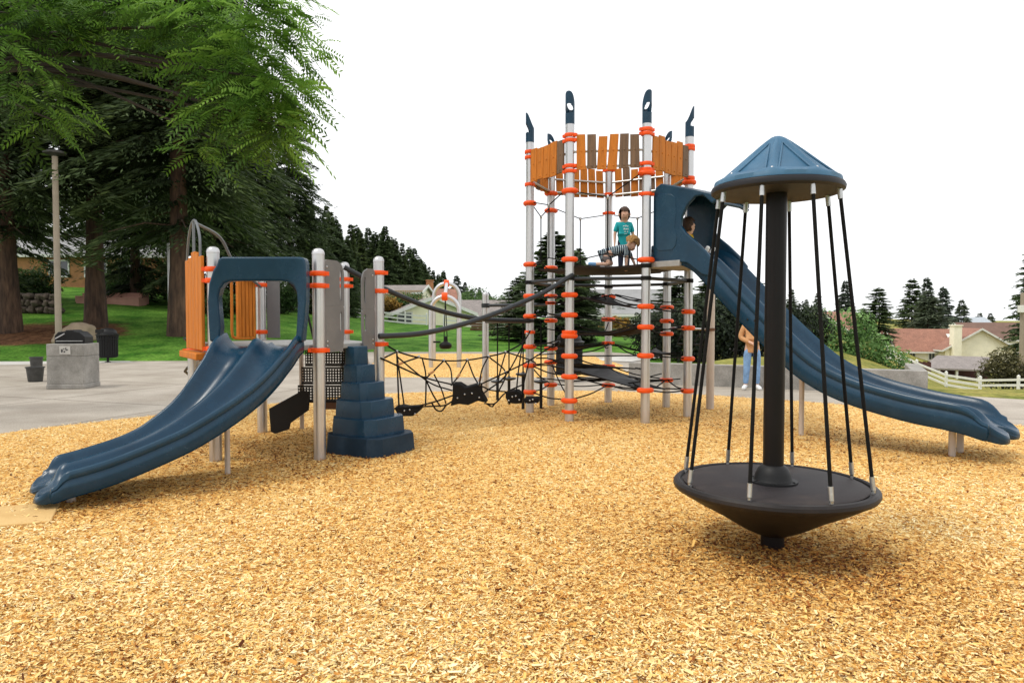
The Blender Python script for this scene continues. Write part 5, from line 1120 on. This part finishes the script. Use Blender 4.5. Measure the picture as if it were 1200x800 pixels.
# ================================================================== SWING ARCHES in the second chip bed
ar = thing('arch_swing', 'pair of tall rounded silver arches with orange clamps and a hanging black seat', 'swing', (at_px(521, 22), 22, 0))
for px0, px1, pt, Yd in ((502.5, 540, 345, 21.4), (506, 541, 330, 24.5)):
    x0, x1 = at_px(px0 + 2.4, Yd), at_px(px1 - 2.4, Yd); zt2 = ztop(pt, Yd) - .06; rr = (x1 - x0) / 2; cx2 = (x0 + x1) / 2
    pts = [(x0, Yd, -.05), (x0, Yd, zt2 - rr)] + [(cx2 - rr * math.cos(a), Yd, zt2 - rr + rr * math.sin(a)) for a in [math.pi * k / 14 for k in range(1, 14)]] + [(x1, Yd, zt2 - rr), (x1, Yd, -.05)]
    mb = MB(); mb.tube(pts, .066, 12); a_ = mb.build('arch', STEEL, ar); mb = MB(); mb.lathe([(.07, -.09), (.12, -.08), (.13, 0), (.12, .08), (.07, .09)], (cx2, Yd, zt2), 14, Matrix.Rotation(R(90), 3, 'Y')); mb.build('clamp', ORANGE, a_)
xa, xb = at_px(521.5, 21.4), at_px(523.5, 24.5); za, zb2 = ztop(345, 21.4) - .06, ztop(330, 24.5) - .06
mb = MB(); mb.tube([(xa, 21.4, za), (xb, 24.5, zb2)], .06, 10); mb.build('crossbar', STEEL, ar)
mb = MB(); x2 = at_px(523, 27); mb.tube([(x2 - .62, 27, -.05), (x2 - .62, 27, 1.9)], .06, 10); mb.build('rear_post', STEEL, ar)
ys_ = 22.6; xs2 = at_px(522, ys_); zs_ = ztop(405, ys_); mb = MB()
for dx in (-.05, .06): mb.tube([(xs2, ys_, za - .02), (xs2 + dx, ys_, zs_ + .1)], .016, 6); rop = None
mb.build('hanger', ROPE, ar)
mb = MB(); mb.lathe([(.10, -.10), (.17, -.08), (.20, -.02), (.20, .04), (.14, .10), (.06, .14), (.05, .3)], (xs2, ys_, zs_), 16); mb.box((xs2 - .33, ys_, zs_ + .12), (.34, .2, .05)); mb.build('seat', BLACK, ar, bevel=.01)

# ================================================================== HOUSES
def house(name, label, x, y, z, L, W, wh, rh, yaw, wallm, roofm, wins=(), chim=None, oh=.4, trim=True, cat='house'):
    """ridge along local x; wins: (face 'f' front | 'r' right | 'l' left, along, z, w, h)"""
    r = thing(name, label, cat, (x, y, z)); M = Matrix.Rotation(yaw, 3, 'Z'); o = Vector((x, y, z)); P = lambda a, b, c: o + M @ Vector((a, b, c))
    l, w = L / 2, W / 2; mb = MB(); vs = [P(-l, -w, -1.5), P(l, -w, -1.5), P(l, w, -1.5), P(-l, w, -1.5), P(-l, -w, wh), P(l, -w, wh), P(l, w, wh), P(-l, w, wh), P(-l, 0, wh + rh), P(l, 0, wh + rh)]
    mb.add(vs, [(0, 1, 5, 4), (2, 3, 7, 6), (1, 2, 6, 9, 5), (3, 0, 4, 8, 7), (0, 3, 2, 1)]); mb.build('wall', wallm, r, smooth=0)
    mb = MB(); k = rh / w; e = w + oh; th = .16
    for s in (-1, 1): mb.add([P(-l - oh, s * e, wh - oh * k + .02), P(l + oh, s * e, wh - oh * k + .02), P(l + oh, 0, wh + rh + .02), P(-l - oh, 0, wh + rh + .02), P(-l - oh, s * e, wh - oh * k + .02 + th), P(l + oh, s * e, wh - oh * k + .02 + th), P(l + oh, 0, wh + rh + .02 + th), P(-l - oh, 0, wh + rh + .02 + th)], [(0, 1, 2, 3), (4, 5, 6, 7), (0, 1, 5, 4), (1, 2, 6, 5), (2, 3, 7, 6), (3, 0, 4, 7)])
    ro = mb.build('roof', roofm, r, smooth=0)
    if trim:
        mb = MB()
        for s in (-1, 1):
            for ex in (-1, 1): mb.add([P(ex * (l + oh + .01), s * (e + .03), wh - oh * k - .10), P(ex * (l + oh + .01), 0, wh + rh - .08), P(ex * (l + oh + .01), 0, wh + rh + .21), P(ex * (l + oh + .01), s * (e + .03), wh - oh * k + .19), P(ex * (l + oh + .07), s * (e + .03), wh - oh * k - .10), P(ex * (l + oh + .07), 0, wh + rh - .08), P(ex * (l + oh + .07), 0, wh + rh + .21), P(ex * (l + oh + .07), s * (e + .03), wh - oh * k + .19)], [(0, 1, 2, 3), (4, 5, 6, 7), (0, 1, 5, 4), (1, 2, 6, 5), (2, 3, 7, 6), (3, 0, 4, 7)])
            mb.box(P(0, s * (e + .05), wh - oh * k + .03), (L + 2 * oh, .08, .22), M=M)
        mb.build('fascia', TRIM, ro, smooth=0)
    for fc, al, zc_, ww, hh in wins:
        if fc == 'f': c, M2 = P(al, -w - .03, zc_), M
        elif fc == 'r': c, M2 = P(l + .03, al, zc_), M @ Matrix.Rotation(R(90), 3, 'Z')
        else: c, M2 = P(-l - .03, al, zc_), M @ Matrix.Rotation(R(-90), 3, 'Z')
        mb = MB(); n2 = M2 @ Vector((0, -1, 0)); ux_ = M2 @ Vector((1, 0, 0)); q = lambda a, b: [(-a, -b), (a, -b), (a, b), (-a, b)]
        mb.ring(q(ww / 2 + .09, hh / 2 + .09), q(ww / 2 - .02, hh / 2 - .02), c, ux_, (0, 0, 1), .1); wi = mb.build('window', TRIM, r, smooth=0)
        mb = MB(); mb.box(c - n2 * -.0, (ww, .03, hh), M=M2); mb.build('pane', GLASS, wi, smooth=0); mb = MB(); mb.box(c + n2 * .02, (.05, .04, hh), M=M2); mb.build('mullion', TRIM, wi, smooth=0)
    if chim: a, b, s, ht, m = chim; mb = MB(); mb.box(P(a, b, ht / 2 - .5), (s, s * .7, ht + 1), M=M); mb.box(P(a, b, ht + .08), (s * 1.15, s * .85, .16), M=M); mb.build('chimney', m, r, bevel=.02)
    return r
# yellow house and the balcony house above it
x = at_px(492, 62); z = D(492, 392, 62).z; house('yellow_house', 'pale yellow house with low wide gable facing the lawn, behind the white fence', x + .2, 67, z - .2, 9, 6.6, 2.1, 1.3, R(103), YELLOW, ROOFG, [('l', 2.6, 1.6, 1.2, 1.0)], oh=.45)
x = at_px(545, 66); house('yellow_house', 'plain yellow garage wing right of the swing arches', x, 72, z - .5, 8, 6, 2.2, 1.4, R(8), YELLOW, ROOFG, [('f', -2.2, 1.5, 1.2, 1.0), ('f', 1.8, 1.4, .9, 1.2)])
x = at_px(468, 82); z = D(470, 368, 82).z; hb_ = house('balcony_house', 'cream hillside house with wooden balcony rail above the yellow house', x, 85, z - .2, 5.4, 5, 2.7, .8, R(-8), CREAM, ROOFG, [('f', -1.4, .9, 1.0, 1.0), ('f', 1.0, .9, .9, 1.0)])
mb = MB(); zz0 = D(470, 346, 81.8).z
for k in range(26): mb.box((x - 2.6 + k * .21, 81.8, zz0), (.11, .05, .95))
mb.box((x, 81.78, zz0 + .52), (5.5, .1, .09)); mb.box((x, 82.1, zz0 - .55), (5.5, .8, .16)); mb.build('balcony_rail', mat('pale_cedar', (.50, .34, .18), .8), hb_, smooth=0)
x = at_px(497, 84); z = D(497, 374, 84).z; house('brown_house', 'small brown roofed house with chimney between yellow house and firs', x, 90, z, 6, 5, 2.2, 1.5, R(25), WOODB, ROOFB, [('f', 0, 1.3, 1, 1)], chim=(0, 0, .8, 4.8, BRICK))
x = at_px(108, 60); z = H(x, 60); house('brick_house', 'low orange brick house glimpsed between the left fir trunks', x, 60, z - .2, 15, 8, 2.4, 1.6, R(4), BRICK, ROOFL, [('f', 2.4, 1.3, 1.6, 1.2), ('f', -.4, 1.3, 1.4, 1.2), ('f', 5, 1.3, 1.6, 1.1)])
x = at_px(742, 58); z = D(742, 392, 58).z; house('white_house', 'white house with pale grey roof seen through the climbing tower', x, 62, z - .8, 9, 6, 2.6, 1.9, R(-6), OFFW, ROOFL, [('f', -2.2, 1.6, 1.2, 1.0)])
# right side houses, down the slope
def zpx(py, Yd): return D(1100, py, Yd).z
Yh = 105; x = at_px(1092, Yh); zb3 = zpx(425, Yh); house('brown_roof_house', 'cream house with long brown red roof and skylight below the firs at the right', x + .6, Yh + 3.4, zb3, 9.6, 7.5, 1.9, 2.9, R(-8), CREAM, ROOFB, [('f', -2.9, 1.05, .8, 1.1), ('f', -.2, 1.05, .8, 1.1)], oh=.5)
mb = MB(); c = D(1125.5, 394, Yh - .6); mb.box(c + Vector((0, 1.9, 0)), (1.5, .9, .12), M=Matrix.Rotation(R(-8), 3, 'Z') @ Matrix.Rotation(R(38), 3, 'X')); sk_ = mb.build('skylight', TRIM, None, off=c); sk_.parent = [o for o in bpy.data.objects if o.name.startswith('brown_roof_house')][0]; sk_.location = Vector(sk_.location) - Vector(sk_.parent['_o'])
Yg = 101; x = at_px(1156, Yg); house('gable_house', 'cream gable end with tall chimney beside the brown red roof', x, Yg + 4.5, zb3 + .2, 9, 9.2, 2.0, 2.8, R(80), CREAM, ROOFB, [], chim=(-4.9, 3.4, 1.5, 5.3, CREAM), oh=.5)
x = at_px(1068, 118); house('brown_roof_house', 'low red brown roofed wing left of the skylight roof, by the pine', x, 121, zpx(420, 118), 9, 8, 2.2, 2.6, R(10), CREAM, ROOFB, [('f', 1, 1.2, 1, 1)])
x = at_px(1190, 125); house('brown_roof_house', 'wide plain brown roof behind the cream gable at the right edge', x + 2, 130, zpx(415, 125), 18, 9, 2.6, 2.8, R(-4), OFFW, mat('plain_brown_shingles', (.17, .10, .075), .9, 0, .15, 1, fine=.2), [('f', -5, 1.4, 1.2, 1.)])
x = at_px(1118, 150); house('brown_roof_house', 'small steep red roof peeping out behind the main brown roof', x, 152, zpx(400, 150), 7, 7, 2, 2.6, R(60), CREAM, ROOFB)
x = at_px(1147, 160); house('white_roof_house', 'pale house with light grey roofs behind the chimney', x, 165, zpx(405, 160), 12, 8, 3.5, 2.8, R(20), OFFW, mat('pale_blue_grey_roof', (.42, .46, .50), .6), [('f', 0, 2, 2, 1.2)])
x = at_px(992, 92); house('red_roof_house', 'red roofed house seen between the spinner ropes above the brambles', x, 95, zpx(408, 92), 6.5, 7, 2.4, 2.2, R(35), OFFW, ROOFB, [('f', 0, 1.2, 1, 1)])
x = at_px(970, 100); house('red_roof_house', 'lower red roof partly hidden by the tall slide', x, 104, zpx(402, 100), 7, 7, 2.2, 2., R(-20), BRICK, ROOFB)
# carport with grey roof
Yc = 78; cp_ = thing('carport', 'low open carport with weathered grey roof behind the white rail fence', 'carport', (at_px(1115, Yc), Yc, zpx(447, Yc))); zc0 = zpx(447, Yc)
mb = MB(); a, b = D(1080, 434, Yc), D(1152, 434, Yc); e1_, e2_ = D(1098, 418, Yc + 5), D(1162, 419, Yc + 5); th = Vector((0, 0, .18)); a.z = b.z = zpx(432.5, Yc); b.z -= .25; e2_.z -= .1
mb.add([a, b, e2_, e1_, a + th, b + th, e2_ + th, e1_ + th], [(0, 1, 2, 3), (4, 5, 6, 7), (0, 1, 5, 4), (1, 2, 6, 5), (2, 3, 7, 6), (3, 0, 4, 7)]); mb.build('roof', ROOFG, cp_, smooth=0)
for px in (1100, 1121, 1146): p = D(px, 440, Yc + .3); mb = MB(); mb.box((p.x, p.y, (zc0 - 1 + a.z) / 2), (.22, .22, a.z - zc0 + .9)); mb.build('post', TRIM, cp_)
mb = MB(); p0, p1 = D(1097, 440, Yc + 4.5), D(1160, 440, Yc + 4.5); mb.box(((p0.x + p1.x) / 2, Yc + 4.6, zc0 + .6), (p1.x - p0.x, .1, 3.2)); mb.build('back_wall', REDW, cp_, smooth=0)
fb = thing('board_fence', 'dark red brown board fence left of the carport', 'fence', (at_px(1072, 74), 74, zpx(442, 74)))
p0, p1 = at_px(1056, 74), at_px(1092, 74); mb = MB(); n = 22
for k in range(n): mb.box((p0 + (p1 - p0) * (k + .5) / n, 74, zpx(436, 74) + .05 * math.sin(k * 2)), ((p1 - p0) / n - .02, .05, 2.2))
mb.build('board_panel', REDW, fb, smooth=0)
# white rail fences
def rail_fence(label, pts, hh, nr, step, pr=.06, rail=(.05, .13)):
    C = [Vector(p) for p in pts]; fn = thing('rail_fence', label, 'fence', tuple(C[0])); k = 0
    for a, b in zip(C, C[1:]):
        L = (Vector((b.x, b.y, 0)) - Vector((a.x, a.y, 0))).length; n = max(1, int(round(L / step))); yaw = math.atan2(b.y - a.y, b.x - a.x)
        for i in range(n + (1 if b == C[-1] else 0)):
            p = a.lerp(b, i / n); mb = MB(); mb.box((p.x, p.y, p.z + hh / 2), (pr * 2, pr * 2, hh + .25), yaw); mb.lathe([(pr * 1.5, 0), (pr * 1.5, .03), (.01, .10)], (p.x, p.y, p.z + hh + .125), 4, Matrix.Rotation(yaw + R(45), 3, 'Z')); mb.build('post', WHITE, fn, smooth=0)
        for r_ in range(nr):
            z_ = hh * (.22 + .72 * r_ / max(1, nr - 1)); mb = MB(); q = [a + Vector((0, 0, z_)), b + Vector((0, 0, z_))]; nn = Vector((-math.sin(yaw), math.cos(yaw), 0)) * rail[0] / 2; u = Vector((0, 0, rail[1] / 2)); pts_ = [q[0] - nn - u, q[0] + nn - u, q[0] + nn + u, q[0] - nn + u]; pts2 = [q[1] - nn - u, q[1] + nn - u, q[1] + nn + u, q[1] - nn + u]
            mb.add(pts_ + pts2, [(0, 1, 2, 3), (4, 5, 6, 7), (0, 1, 5, 4), (1, 2, 6, 5), (2, 3, 7, 6), (3, 0, 4, 7)]); mb.build('rail', WHITE, fn, smooth=0)
fp = []
for px, Yd in ((1040, 50), (1075, 46), (1110, 43), (1150, 40), (1195, 37.5), (1270, 35)): x = at_px(px, Yd); fp.append((x, Yd, H(x, Yd) - .05))
rail_fence('white three rail fence running along the grass slope at the right', fp, .80, 3, 2.3)
fp = []
for px, Yd in ((330, 60), (380, 61), (440, 61), (475, 61), (500, 61)): x = at_px(px, Yd); fp.append((x, Yd, H(x, Yd) - .15))
rail_fence('white rail fence along the top of the lawn in front of the yellow house', fp, .95, 3, 2.4)
fp = []
for px, Yd in ((520, 60), (560, 60), (615, 61), (660, 62), (700, 63)): x = at_px(px, Yd); fp.append((x, Yd, H(x, Yd)))
rail_fence('white rail fence far behind the hanging steps and the tower', fp, .9, 3, 2.4)
for px, w_, lab in ((566, 2.0, 'brown timber stack behind the silver post of the hanging steps'), (612, 2.6, 'brown timber stack just left of the climbing tower')):
    x = at_px(px, 56); wb = thing('timber_stack', lab, 'timber stack', (x, 56, H(x, 56)))
    for k in range(5): mb = MB(); mb.box((x + .1 * math.sin(k * 3), 56, H(x, 56) + .11 + .2 * k), (w_ - .15 * (k % 2), .7, .17), .03 * math.sin(k)); mb.build('beam', WOODB, wb, bevel=.01)
# utility pole at the right edge
Yd = 60; x = at_px(1198, Yd); up = thing('utility_pole', 'thick wooden utility pole with white box at the right edge', 'utility pole', (x, Yd, H(x, Yd)))
mb = MB(); mb.tube([(x, Yd, H(x, Yd) - .2), (x, Yd, ztop(343, Yd))], .19, 14); mb.build('pole', TANPOLE, up); mb = MB(); mb.box((x - .25, Yd - .2, ztop(362, Yd)), (.45, .35, .6)); mb.build('meter_box', TRIM, up, bevel=.02)
Yd = 70; x = at_px(199, Yd)

# ================================================================== PEOPLE
def skin_mesh(name, verts, edges, m, parent, root=0, sub=2):
    o = Vector(parent['_o']); me = bpy.data.meshes.new(name); me.from_pydata([tuple(Vector(v) - o) for v, r in verts], edges, []); ob = bpy.data.objects.new(name, me); COL.objects.link(ob); ob.parent = parent; ob['_o'] = tuple(float(q) for q in o)
    sk = ob.modifiers.new('skin', 'SKIN'); sk.use_smooth_shade = True
    for v, (c, r) in zip(me.skin_vertices[0].data, verts): v.radius = (r if isinstance(r, tuple) else (r, r)); v.use_root = False
    me.skin_vertices[0].data[root].use_root = True
    s = ob.modifiers.new('sub', 'SUBSURF'); s.levels = sub; s.render_levels = sub; me.materials.append(m); return ob
def human(root, J, s, face, hk=1., shirt=None, pants=None, shoe=None, hair=None, hairlen=0., curly=False, sleeve=.45, short=False, hem=-.42):
    J = {k: Vector(v) for k, v in J.items()}; face = Vector(face).normalized(); hd = J['head']; upv = (hd - J['neck']).normalized(); sd = face.cross(upv).normalized(); face = upv.cross(sd).normalized() * (1 if upv.cross(sd).dot(face) > 0 else -1)
    V = []; E = []; ix = {}
    def add(k, c, r, frm=None):
        ix[k] = len(V); V.append((Vector(c), r))
        if frm is not None: E.append((ix[frm], ix[k]))
    add('pelvis', J['pelvis'], .072 * s); add('waist', J['pelvis'].lerp(J['chest'], .5), .066 * s, 'pelvis'); add('chest', J['chest'], .078 * s, 'waist'); add('neck', J['neck'], .034 * s * hk ** .5, 'chest')
    hr = .059 * s * hk
    add('jaw', hd - upv * hr * .62 + face * hr * .18, hr * .74, 'neck'); add('mid', hd + upv * hr * .15, hr * 1.12, 'jaw'); add('crown', hd + upv * hr * .95, hr * .78, 'mid')
    add('nose', hd - upv * hr * .12 + face * hr * 1.22, hr * .13, 'mid')
    for L in 'LR':
        add('sh' + L, J['sh' + L], .036 * s, 'chest'); add('el' + L, J['el' + L], .025 * s, 'sh' + L); add('wr' + L, J['wr' + L], .017 * s, 'el' + L)
        d = (J['wr' + L] - J['el' + L]).normalized(); cr = d.cross(face); cr = cr.normalized() if cr.length > .1 else sd; th = d.cross(cr).normalized()
        pm = J['wr' + L] + d * .035 * s; add('pm' + L, pm, (.012 * s, .022 * s), 'wr' + L)
        for k in range(4): b = pm + th * (k - 1.5) * .011 * s + d * .02 * s; add('f%d%s' % (k, L), b, .006 * s, 'pm' + L); add('g%d%s' % (k, L), b + d * (.026 + .006 * (k in (1, 2))) * s + cr * .008 * s, .0048 * s, 'f%d%s' % (k, L))
        tb = J['wr' + L] + d * .018 * s + th * .022 * s; add('t0' + L, tb, .007 * s, 'wr' + L); add('t1' + L, tb + d * .022 * s + th * .012 * s, .0055 * s, 't0' + L)
        add('hp' + L, J['hp' + L], .054 * s, 'pelvis'); add('kn' + L, J['kn' + L], .036 * s, 'hp' + L); add('an' + L, J['an' + L], .024 * s, 'kn' + L); add('to' + L, J['to' + L], .018 * s, 'an' + L)
    body = skin_mesh('body', V, E, SKIN, root)
    q = lambda t: J['pelvis'].lerp(J['chest'], t)
    SV = [(q(hem), .092 * s), (q(.05), .090 * s), (q(.45), .082 * s), (J['chest'], .089 * s), (J['chest'].lerp(J['neck'], .62), .056 * s)]; SE = [(0, 1), (1, 2), (2, 3), (3, 4)]
    for L in 'LR':
        k = len(SV); e = J['sh' + L].lerp(J['el' + L], min(1, sleeve * 2)); SV += [(J['sh' + L], .046 * s), (e, .038 * s)]; SE += [(3, k), (k, k + 1)]
        if sleeve > .6: SV += [(J['el' + L].lerp(J['wr' + L], .9), .028 * s)]; SE += [(k + 1, k + 2)]
    skin_mesh('shirt', SV, SE, shirt, root, 1)
    PV = [(q(.25), .078 * s), (J['pelvis'], .083 * s)]; PE = [(0, 1)]
    for L in 'LR':
        k = len(PV); e = J['hp' + L].lerp(J['kn' + L], .85) if short else J['kn' + L]; PV += [(J['hp' + L], .063 * s), (e, .047 * s)]; PE += [(1, k), (k, k + 1)]
        if not short: PV += [(J['kn' + L].lerp(J['an' + L], .93), .036 * s)]; PE += [(k + 1, k + 2)]
    skin_mesh('trousers', PV, PE, pants, root, 1)
    for L in 'LR':
        a, t = J['an' + L], J['to' + L]; d = (t - a).normalized(); skin_mesh('shoe', [(a - d * .028 * s + (t - a) * 0, .030 * s), (a.lerp(t, .55), .029 * s), (t + d * .012 * s, .022 * s)], [(0, 1), (1, 2)], shoe, root, 1)
    bm = bmesh.new(); bmesh.ops.create_icosphere(bm, subdivisions=4, radius=1); Rm = Matrix((sd, face, upv)).transposed(); kill = []; g = random.Random(4)
    for v in bm.verts:
        c = v.co.copy()
        if c.y > .22 and c.z < .40 + .25 * c.x * c.x: kill.append(v); continue
        if c.z < -.25 - hairlen * 1.5 and c.y > -.9: kill.append(v); continue
        k = 1.0 + (.10 * math.sin(11 * c.x + 2) * math.sin(10 * c.y) * math.sin(12 * c.z + 1) + .07 * math.sin(23 * c.x) * math.sin(21 * c.z + c.y * 9) if curly else .03 * math.sin(14 * c.x) * math.sin(9 * c.z))
        zz_ = c.z * 1.15 if c.z > 0 else c.z * (1 + hairlen); v.co = Vector((c.x * .98, c.y * 1.06 - .08, zz_ + .16)) * k * hr * 1.15
    bmesh.ops.delete(bm, geom=kill, context='VERTS')
    for v in bm.verts: v.co = Rm @ v.co + hd - Vector(root['_o'])
    me = bpy.data.meshes.new('hair'); bm.to_mesh(me); bm.free(); me.materials.append(hair)
    for f in me.polygons: f.use_smooth = True
    h_ = bpy.data.objects.new('hair', me); COL.objects.link(h_); h_.parent = root; h_['_o'] = root['_o']
    for sg in (-1, 1):
        mb = MB(); c = hd + upv * hr * .06 + face * hr * .98 + sd * sg * hr * .36; bolt(mb, c, face, hr * .11); mb.build('eye', EYE, root)
        mb = MB(); mb.lathe([(.01 * hr, -.12 * hr), (.24 * hr, -.1 * hr), (.28 * hr, 0), (.2 * hr, .1 * hr), (.01 * hr, .12 * hr)], hd + sd * sg * hr * 1.08 - face * hr * .05 - upv * hr * .05, 10, (sd * sg).to_track_quat('Z', 'Y').to_matrix(), .7, 1.1); mb.build('ear', SKIN, root)
    mb = MB(); c = hd - upv * hr * .50 + face * hr * .95; mb.tube([c - sd * hr * .25, c + face * hr * .04, c + sd * hr * .25], hr * .05, 6); mb.build('mouth', LIP, root)
    return root
# girl standing on the top membrane
def loc(o, yaw): return lambda x, y, z: Vector(o) + Matrix.Rotation(yaw, 3, 'Z') @ Vector((x, y, z))
fz = 2.31; gx = D(731, 300, 11.75).x
r = thing('person', 'child standing in a teal shirt with white print, looking down, inside the climbing tower', 'person', (gx, 11.75, fz)); p = loc((gx, 11.75, fz), R(8))
human(r, dict(pelvis=p(0, 0, .50), chest=p(0, 0, .73), neck=p(0, -.01, .83), head=p(-.005, -.045, .935), shL=p(.11, 0, .775), elL=p(.155, 0, .62), wrL=p(.145, -.04, .49), shR=p(-.11, 0, .775), elR=p(-.155, 0, .62), wrR=p(-.165, -.03, .47),
    hpL=p(.05, 0, .47), knL=p(.055, -.01, .26), anL=p(.055, 0, .045), toL=p(.06, -.09, .025), hpR=p(-.05, 0, .47), knR=p(-.055, -.01, .26), anR=p(-.055, 0, .045), toR=p(-.06, -.09, .025)), 1.10, p(-.05, -1, -.45) - p(0, 0, 0), 1.32, TEAL, DKPANTS, SHOEW, HAIRB, .55)
mb = MB(); g_ = random.Random(2)
for (x_, z_, w_, h_) in ((-.03, .735, .03, .018), (.005, .74, .02, .03), (.035, .735, .018, .025), (-.025, .69, .02, .03), (.01, .685, .035, .02), (.04, .69, .014, .03), (-.01, .645, .03, .018), (.03, .645, .018, .022), (.0, .61, .05, .01)):
    c = p(x_, -.098, z_); mb.prism([(-w_ / 2, -h_ / 2), (w_ / 2, -h_ / 2 + .004), (w_ / 2 - .004, h_ / 2), (-w_ / 2 + .003, h_ / 2 - .003)], c, p(1, 0, 0) - p(0, 0, 0), (0, 0, 1), .012)
mb.build('shirt_print', PRINT, r)
# boy on hands and knees
Yb = 10.95; P = lambda px, py, dy=0.: D(px, py, Yb + dy)
b0 = P(715, 311); b0.z = fz; r = thing('person', 'curly blond child in striped shirt on hands and knees at the tower edge', 'person', b0)
human(r, dict(pelvis=P(709, 298.5), chest=P(728, 291.5), neck=P(734.5, 288), head=P(739.5, 285.5, -.03), shL=P(733, 292, -.11), elL=P(734.5, 302, -.12), wrL=P(734, 311, -.12), shR=P(734, 292, .11), elR=P(741, 303, .12), wrR=P(744, 310.5, .12),
    hpL=P(709, 301, -.07), knL=P(714, 309.5, -.10), anL=P(697, 309.5, -.10), toL=P(690, 309, -.10), hpR=P(709, 301, .07), knR=P(718, 309.5, .09), anR=P(702, 310, .09), toR=P(695, 310, .09)), 1.06, (.80, -.40, -.45), 1.52, STRIPE, SHORTS, SHOEB, HAIRBL, .1, curly=True, short=True, hem=.0)
# child sitting at the top of the tall slide
s0 = S0 + d7 * .30; f = loc((s0.x, s0.y, 2.41), math.atan2(d7.x, -d7.y) * 1.0); r = thing('person', 'child with brown hair and yellow shirt sitting inside the hood of the tall slide', 'person', (s0.x, s0.y, 2.41))
q = lambda a, b, c: Vector((s0.x, s0.y, 2.41)) + d7 * a + l7 * b + Vector((0, 0, c))
human(r, dict(pelvis=q(0, 0, .08), chest=q(.0, 0, .27), neck=q(.02, 0, .36), head=q(.04, 0, .465), shL=q(0, .11, .31), elL=q(.06, .16, .18), wrL=q(.16, .15, .10), shR=q(0, -.11, .31), elR=q(.06, -.16, .18), wrR=q(.16, -.15, .10),
    hpL=q(.04, .06, .07), knL=q(.22, .07, .13), anL=q(.38, .07, .07), toL=q(.42, .08, .13), hpR=q(.04, -.06, .07), knR=q(.22, -.07, .13), anR=q(.38, -.07, .07), toR=q(.42, -.08, .13)), 1.12, d7 * .35 - l7, 1.4, YSHIRT, DKPANTS, SHOEW, HAIRB, .3)
# adult on the path in front of the concrete wall
ga = G(881, 456.6); r = thing('person', 'adult in tan sweater, light blue jeans and white shoes standing behind the tall slide', 'person', (ga.x, ga.y, 0)); p = loc((ga.x, ga.y, .0), R(-12))
human(r, dict(pelvis=p(0, 0, .93), chest=p(0, .01, 1.25), neck=p(0, 0, 1.43), head=p(0, -.03, 1.56), shL=p(.17, 0, 1.37), elL=p(.24, .0, 1.12), wrL=p(.08, -.17, 1.04), shR=p(-.17, 0, 1.37), elR=p(-.25, 0, 1.12), wrR=p(-.06, -.18, 1.02),
    hpL=p(.09, 0, .88), knL=p(.10, -.02, .49), anL=p(.11, .02, .08), toL=p(.16, -.13, .035), hpR=p(-.09, 0, .88), knR=p(-.11, -.02, .49), anR=p(-.13, .02, .08), toR=p(-.19, -.12, .035)), 1.62, p(-.2, -1, -.2) - p(0, 0, 0), 1.0, TANTOP, DENIM, SHOEW, HAIRB, .9, sleeve=.9)

# ------------------------------------------------------------------ light
w = bpy.data.worlds.new('World'); scn.world = w; w.use_nodes = True
N, L = w.node_tree.nodes, w.node_tree.links; bg = N['Background']
SUN_EL, SUN_AZ = R(60), R(-112)           # azimuth from +Y towards +X
sk = N.new('ShaderNodeTexSky'); sk.sky_type = 'NISHITA'; sk.sun_disc = False; sk.sun_elevation = SUN_EL; sk.sun_rotation = SUN_AZ; sk.air_density = 1; sk.dust_density = 4
tc = N.new('ShaderNodeTexCoord'); nz = N.new('ShaderNodeTexNoise'); nz.inputs['Scale'].default_value = 2.2; nz.inputs['Detail'].default_value = 6
L.new(tc.outputs['Generated'], nz.inputs['Vector'])
cl = N.new('ShaderNodeValToRGB'); cl.color_ramp.elements[0].color = (9.6, 9.75, 10.0, 1); cl.color_ramp.elements[1].color = (11.2, 11.2, 11.2, 1); cl.color_ramp.elements[0].position = .3; cl.color_ramp.elements[1].position = .7
L.new(nz.outputs['Fac'], cl.inputs['Fac'])
mx = N.new('ShaderNodeMix'); mx.data_type = 'RGBA'; mx.inputs[0].default_value = .93
L.new(sk.outputs[0], mx.inputs[6]); L.new(cl.outputs[0], mx.inputs[7]); L.new(mx.outputs[2], bg.inputs['Color']); bg.inputs['Strength'].default_value = .132
sd = bpy.data.lights.new('sun', 'SUN'); so = bpy.data.objects.new('sun', sd); COL.objects.link(so); sd.energy = 1.5; sd.angle = R(12); sd.color = (1, .95, .86)
sv = Vector((math.sin(SUN_AZ) * math.cos(SUN_EL), math.cos(SUN_AZ) * math.cos(SUN_EL), math.sin(SUN_EL)))
so.rotation_euler = sv.to_track_quat('Z', 'Y').to_euler(); so.location = (0, 0, 30)
scn.view_settings.view_transform = 'Standard'; scn.view_settings.look = 'None'; scn.view_settings.exposure = 0; scn.view_settings.gamma = 1
scn.render.engine = 'CYCLES'; scn.cycles.use_denoising = True
scn.cycles.max_bounces = 6; scn.cycles.diffuse_bounces = 3; scn.cycles.transparent_max_bounces = 4
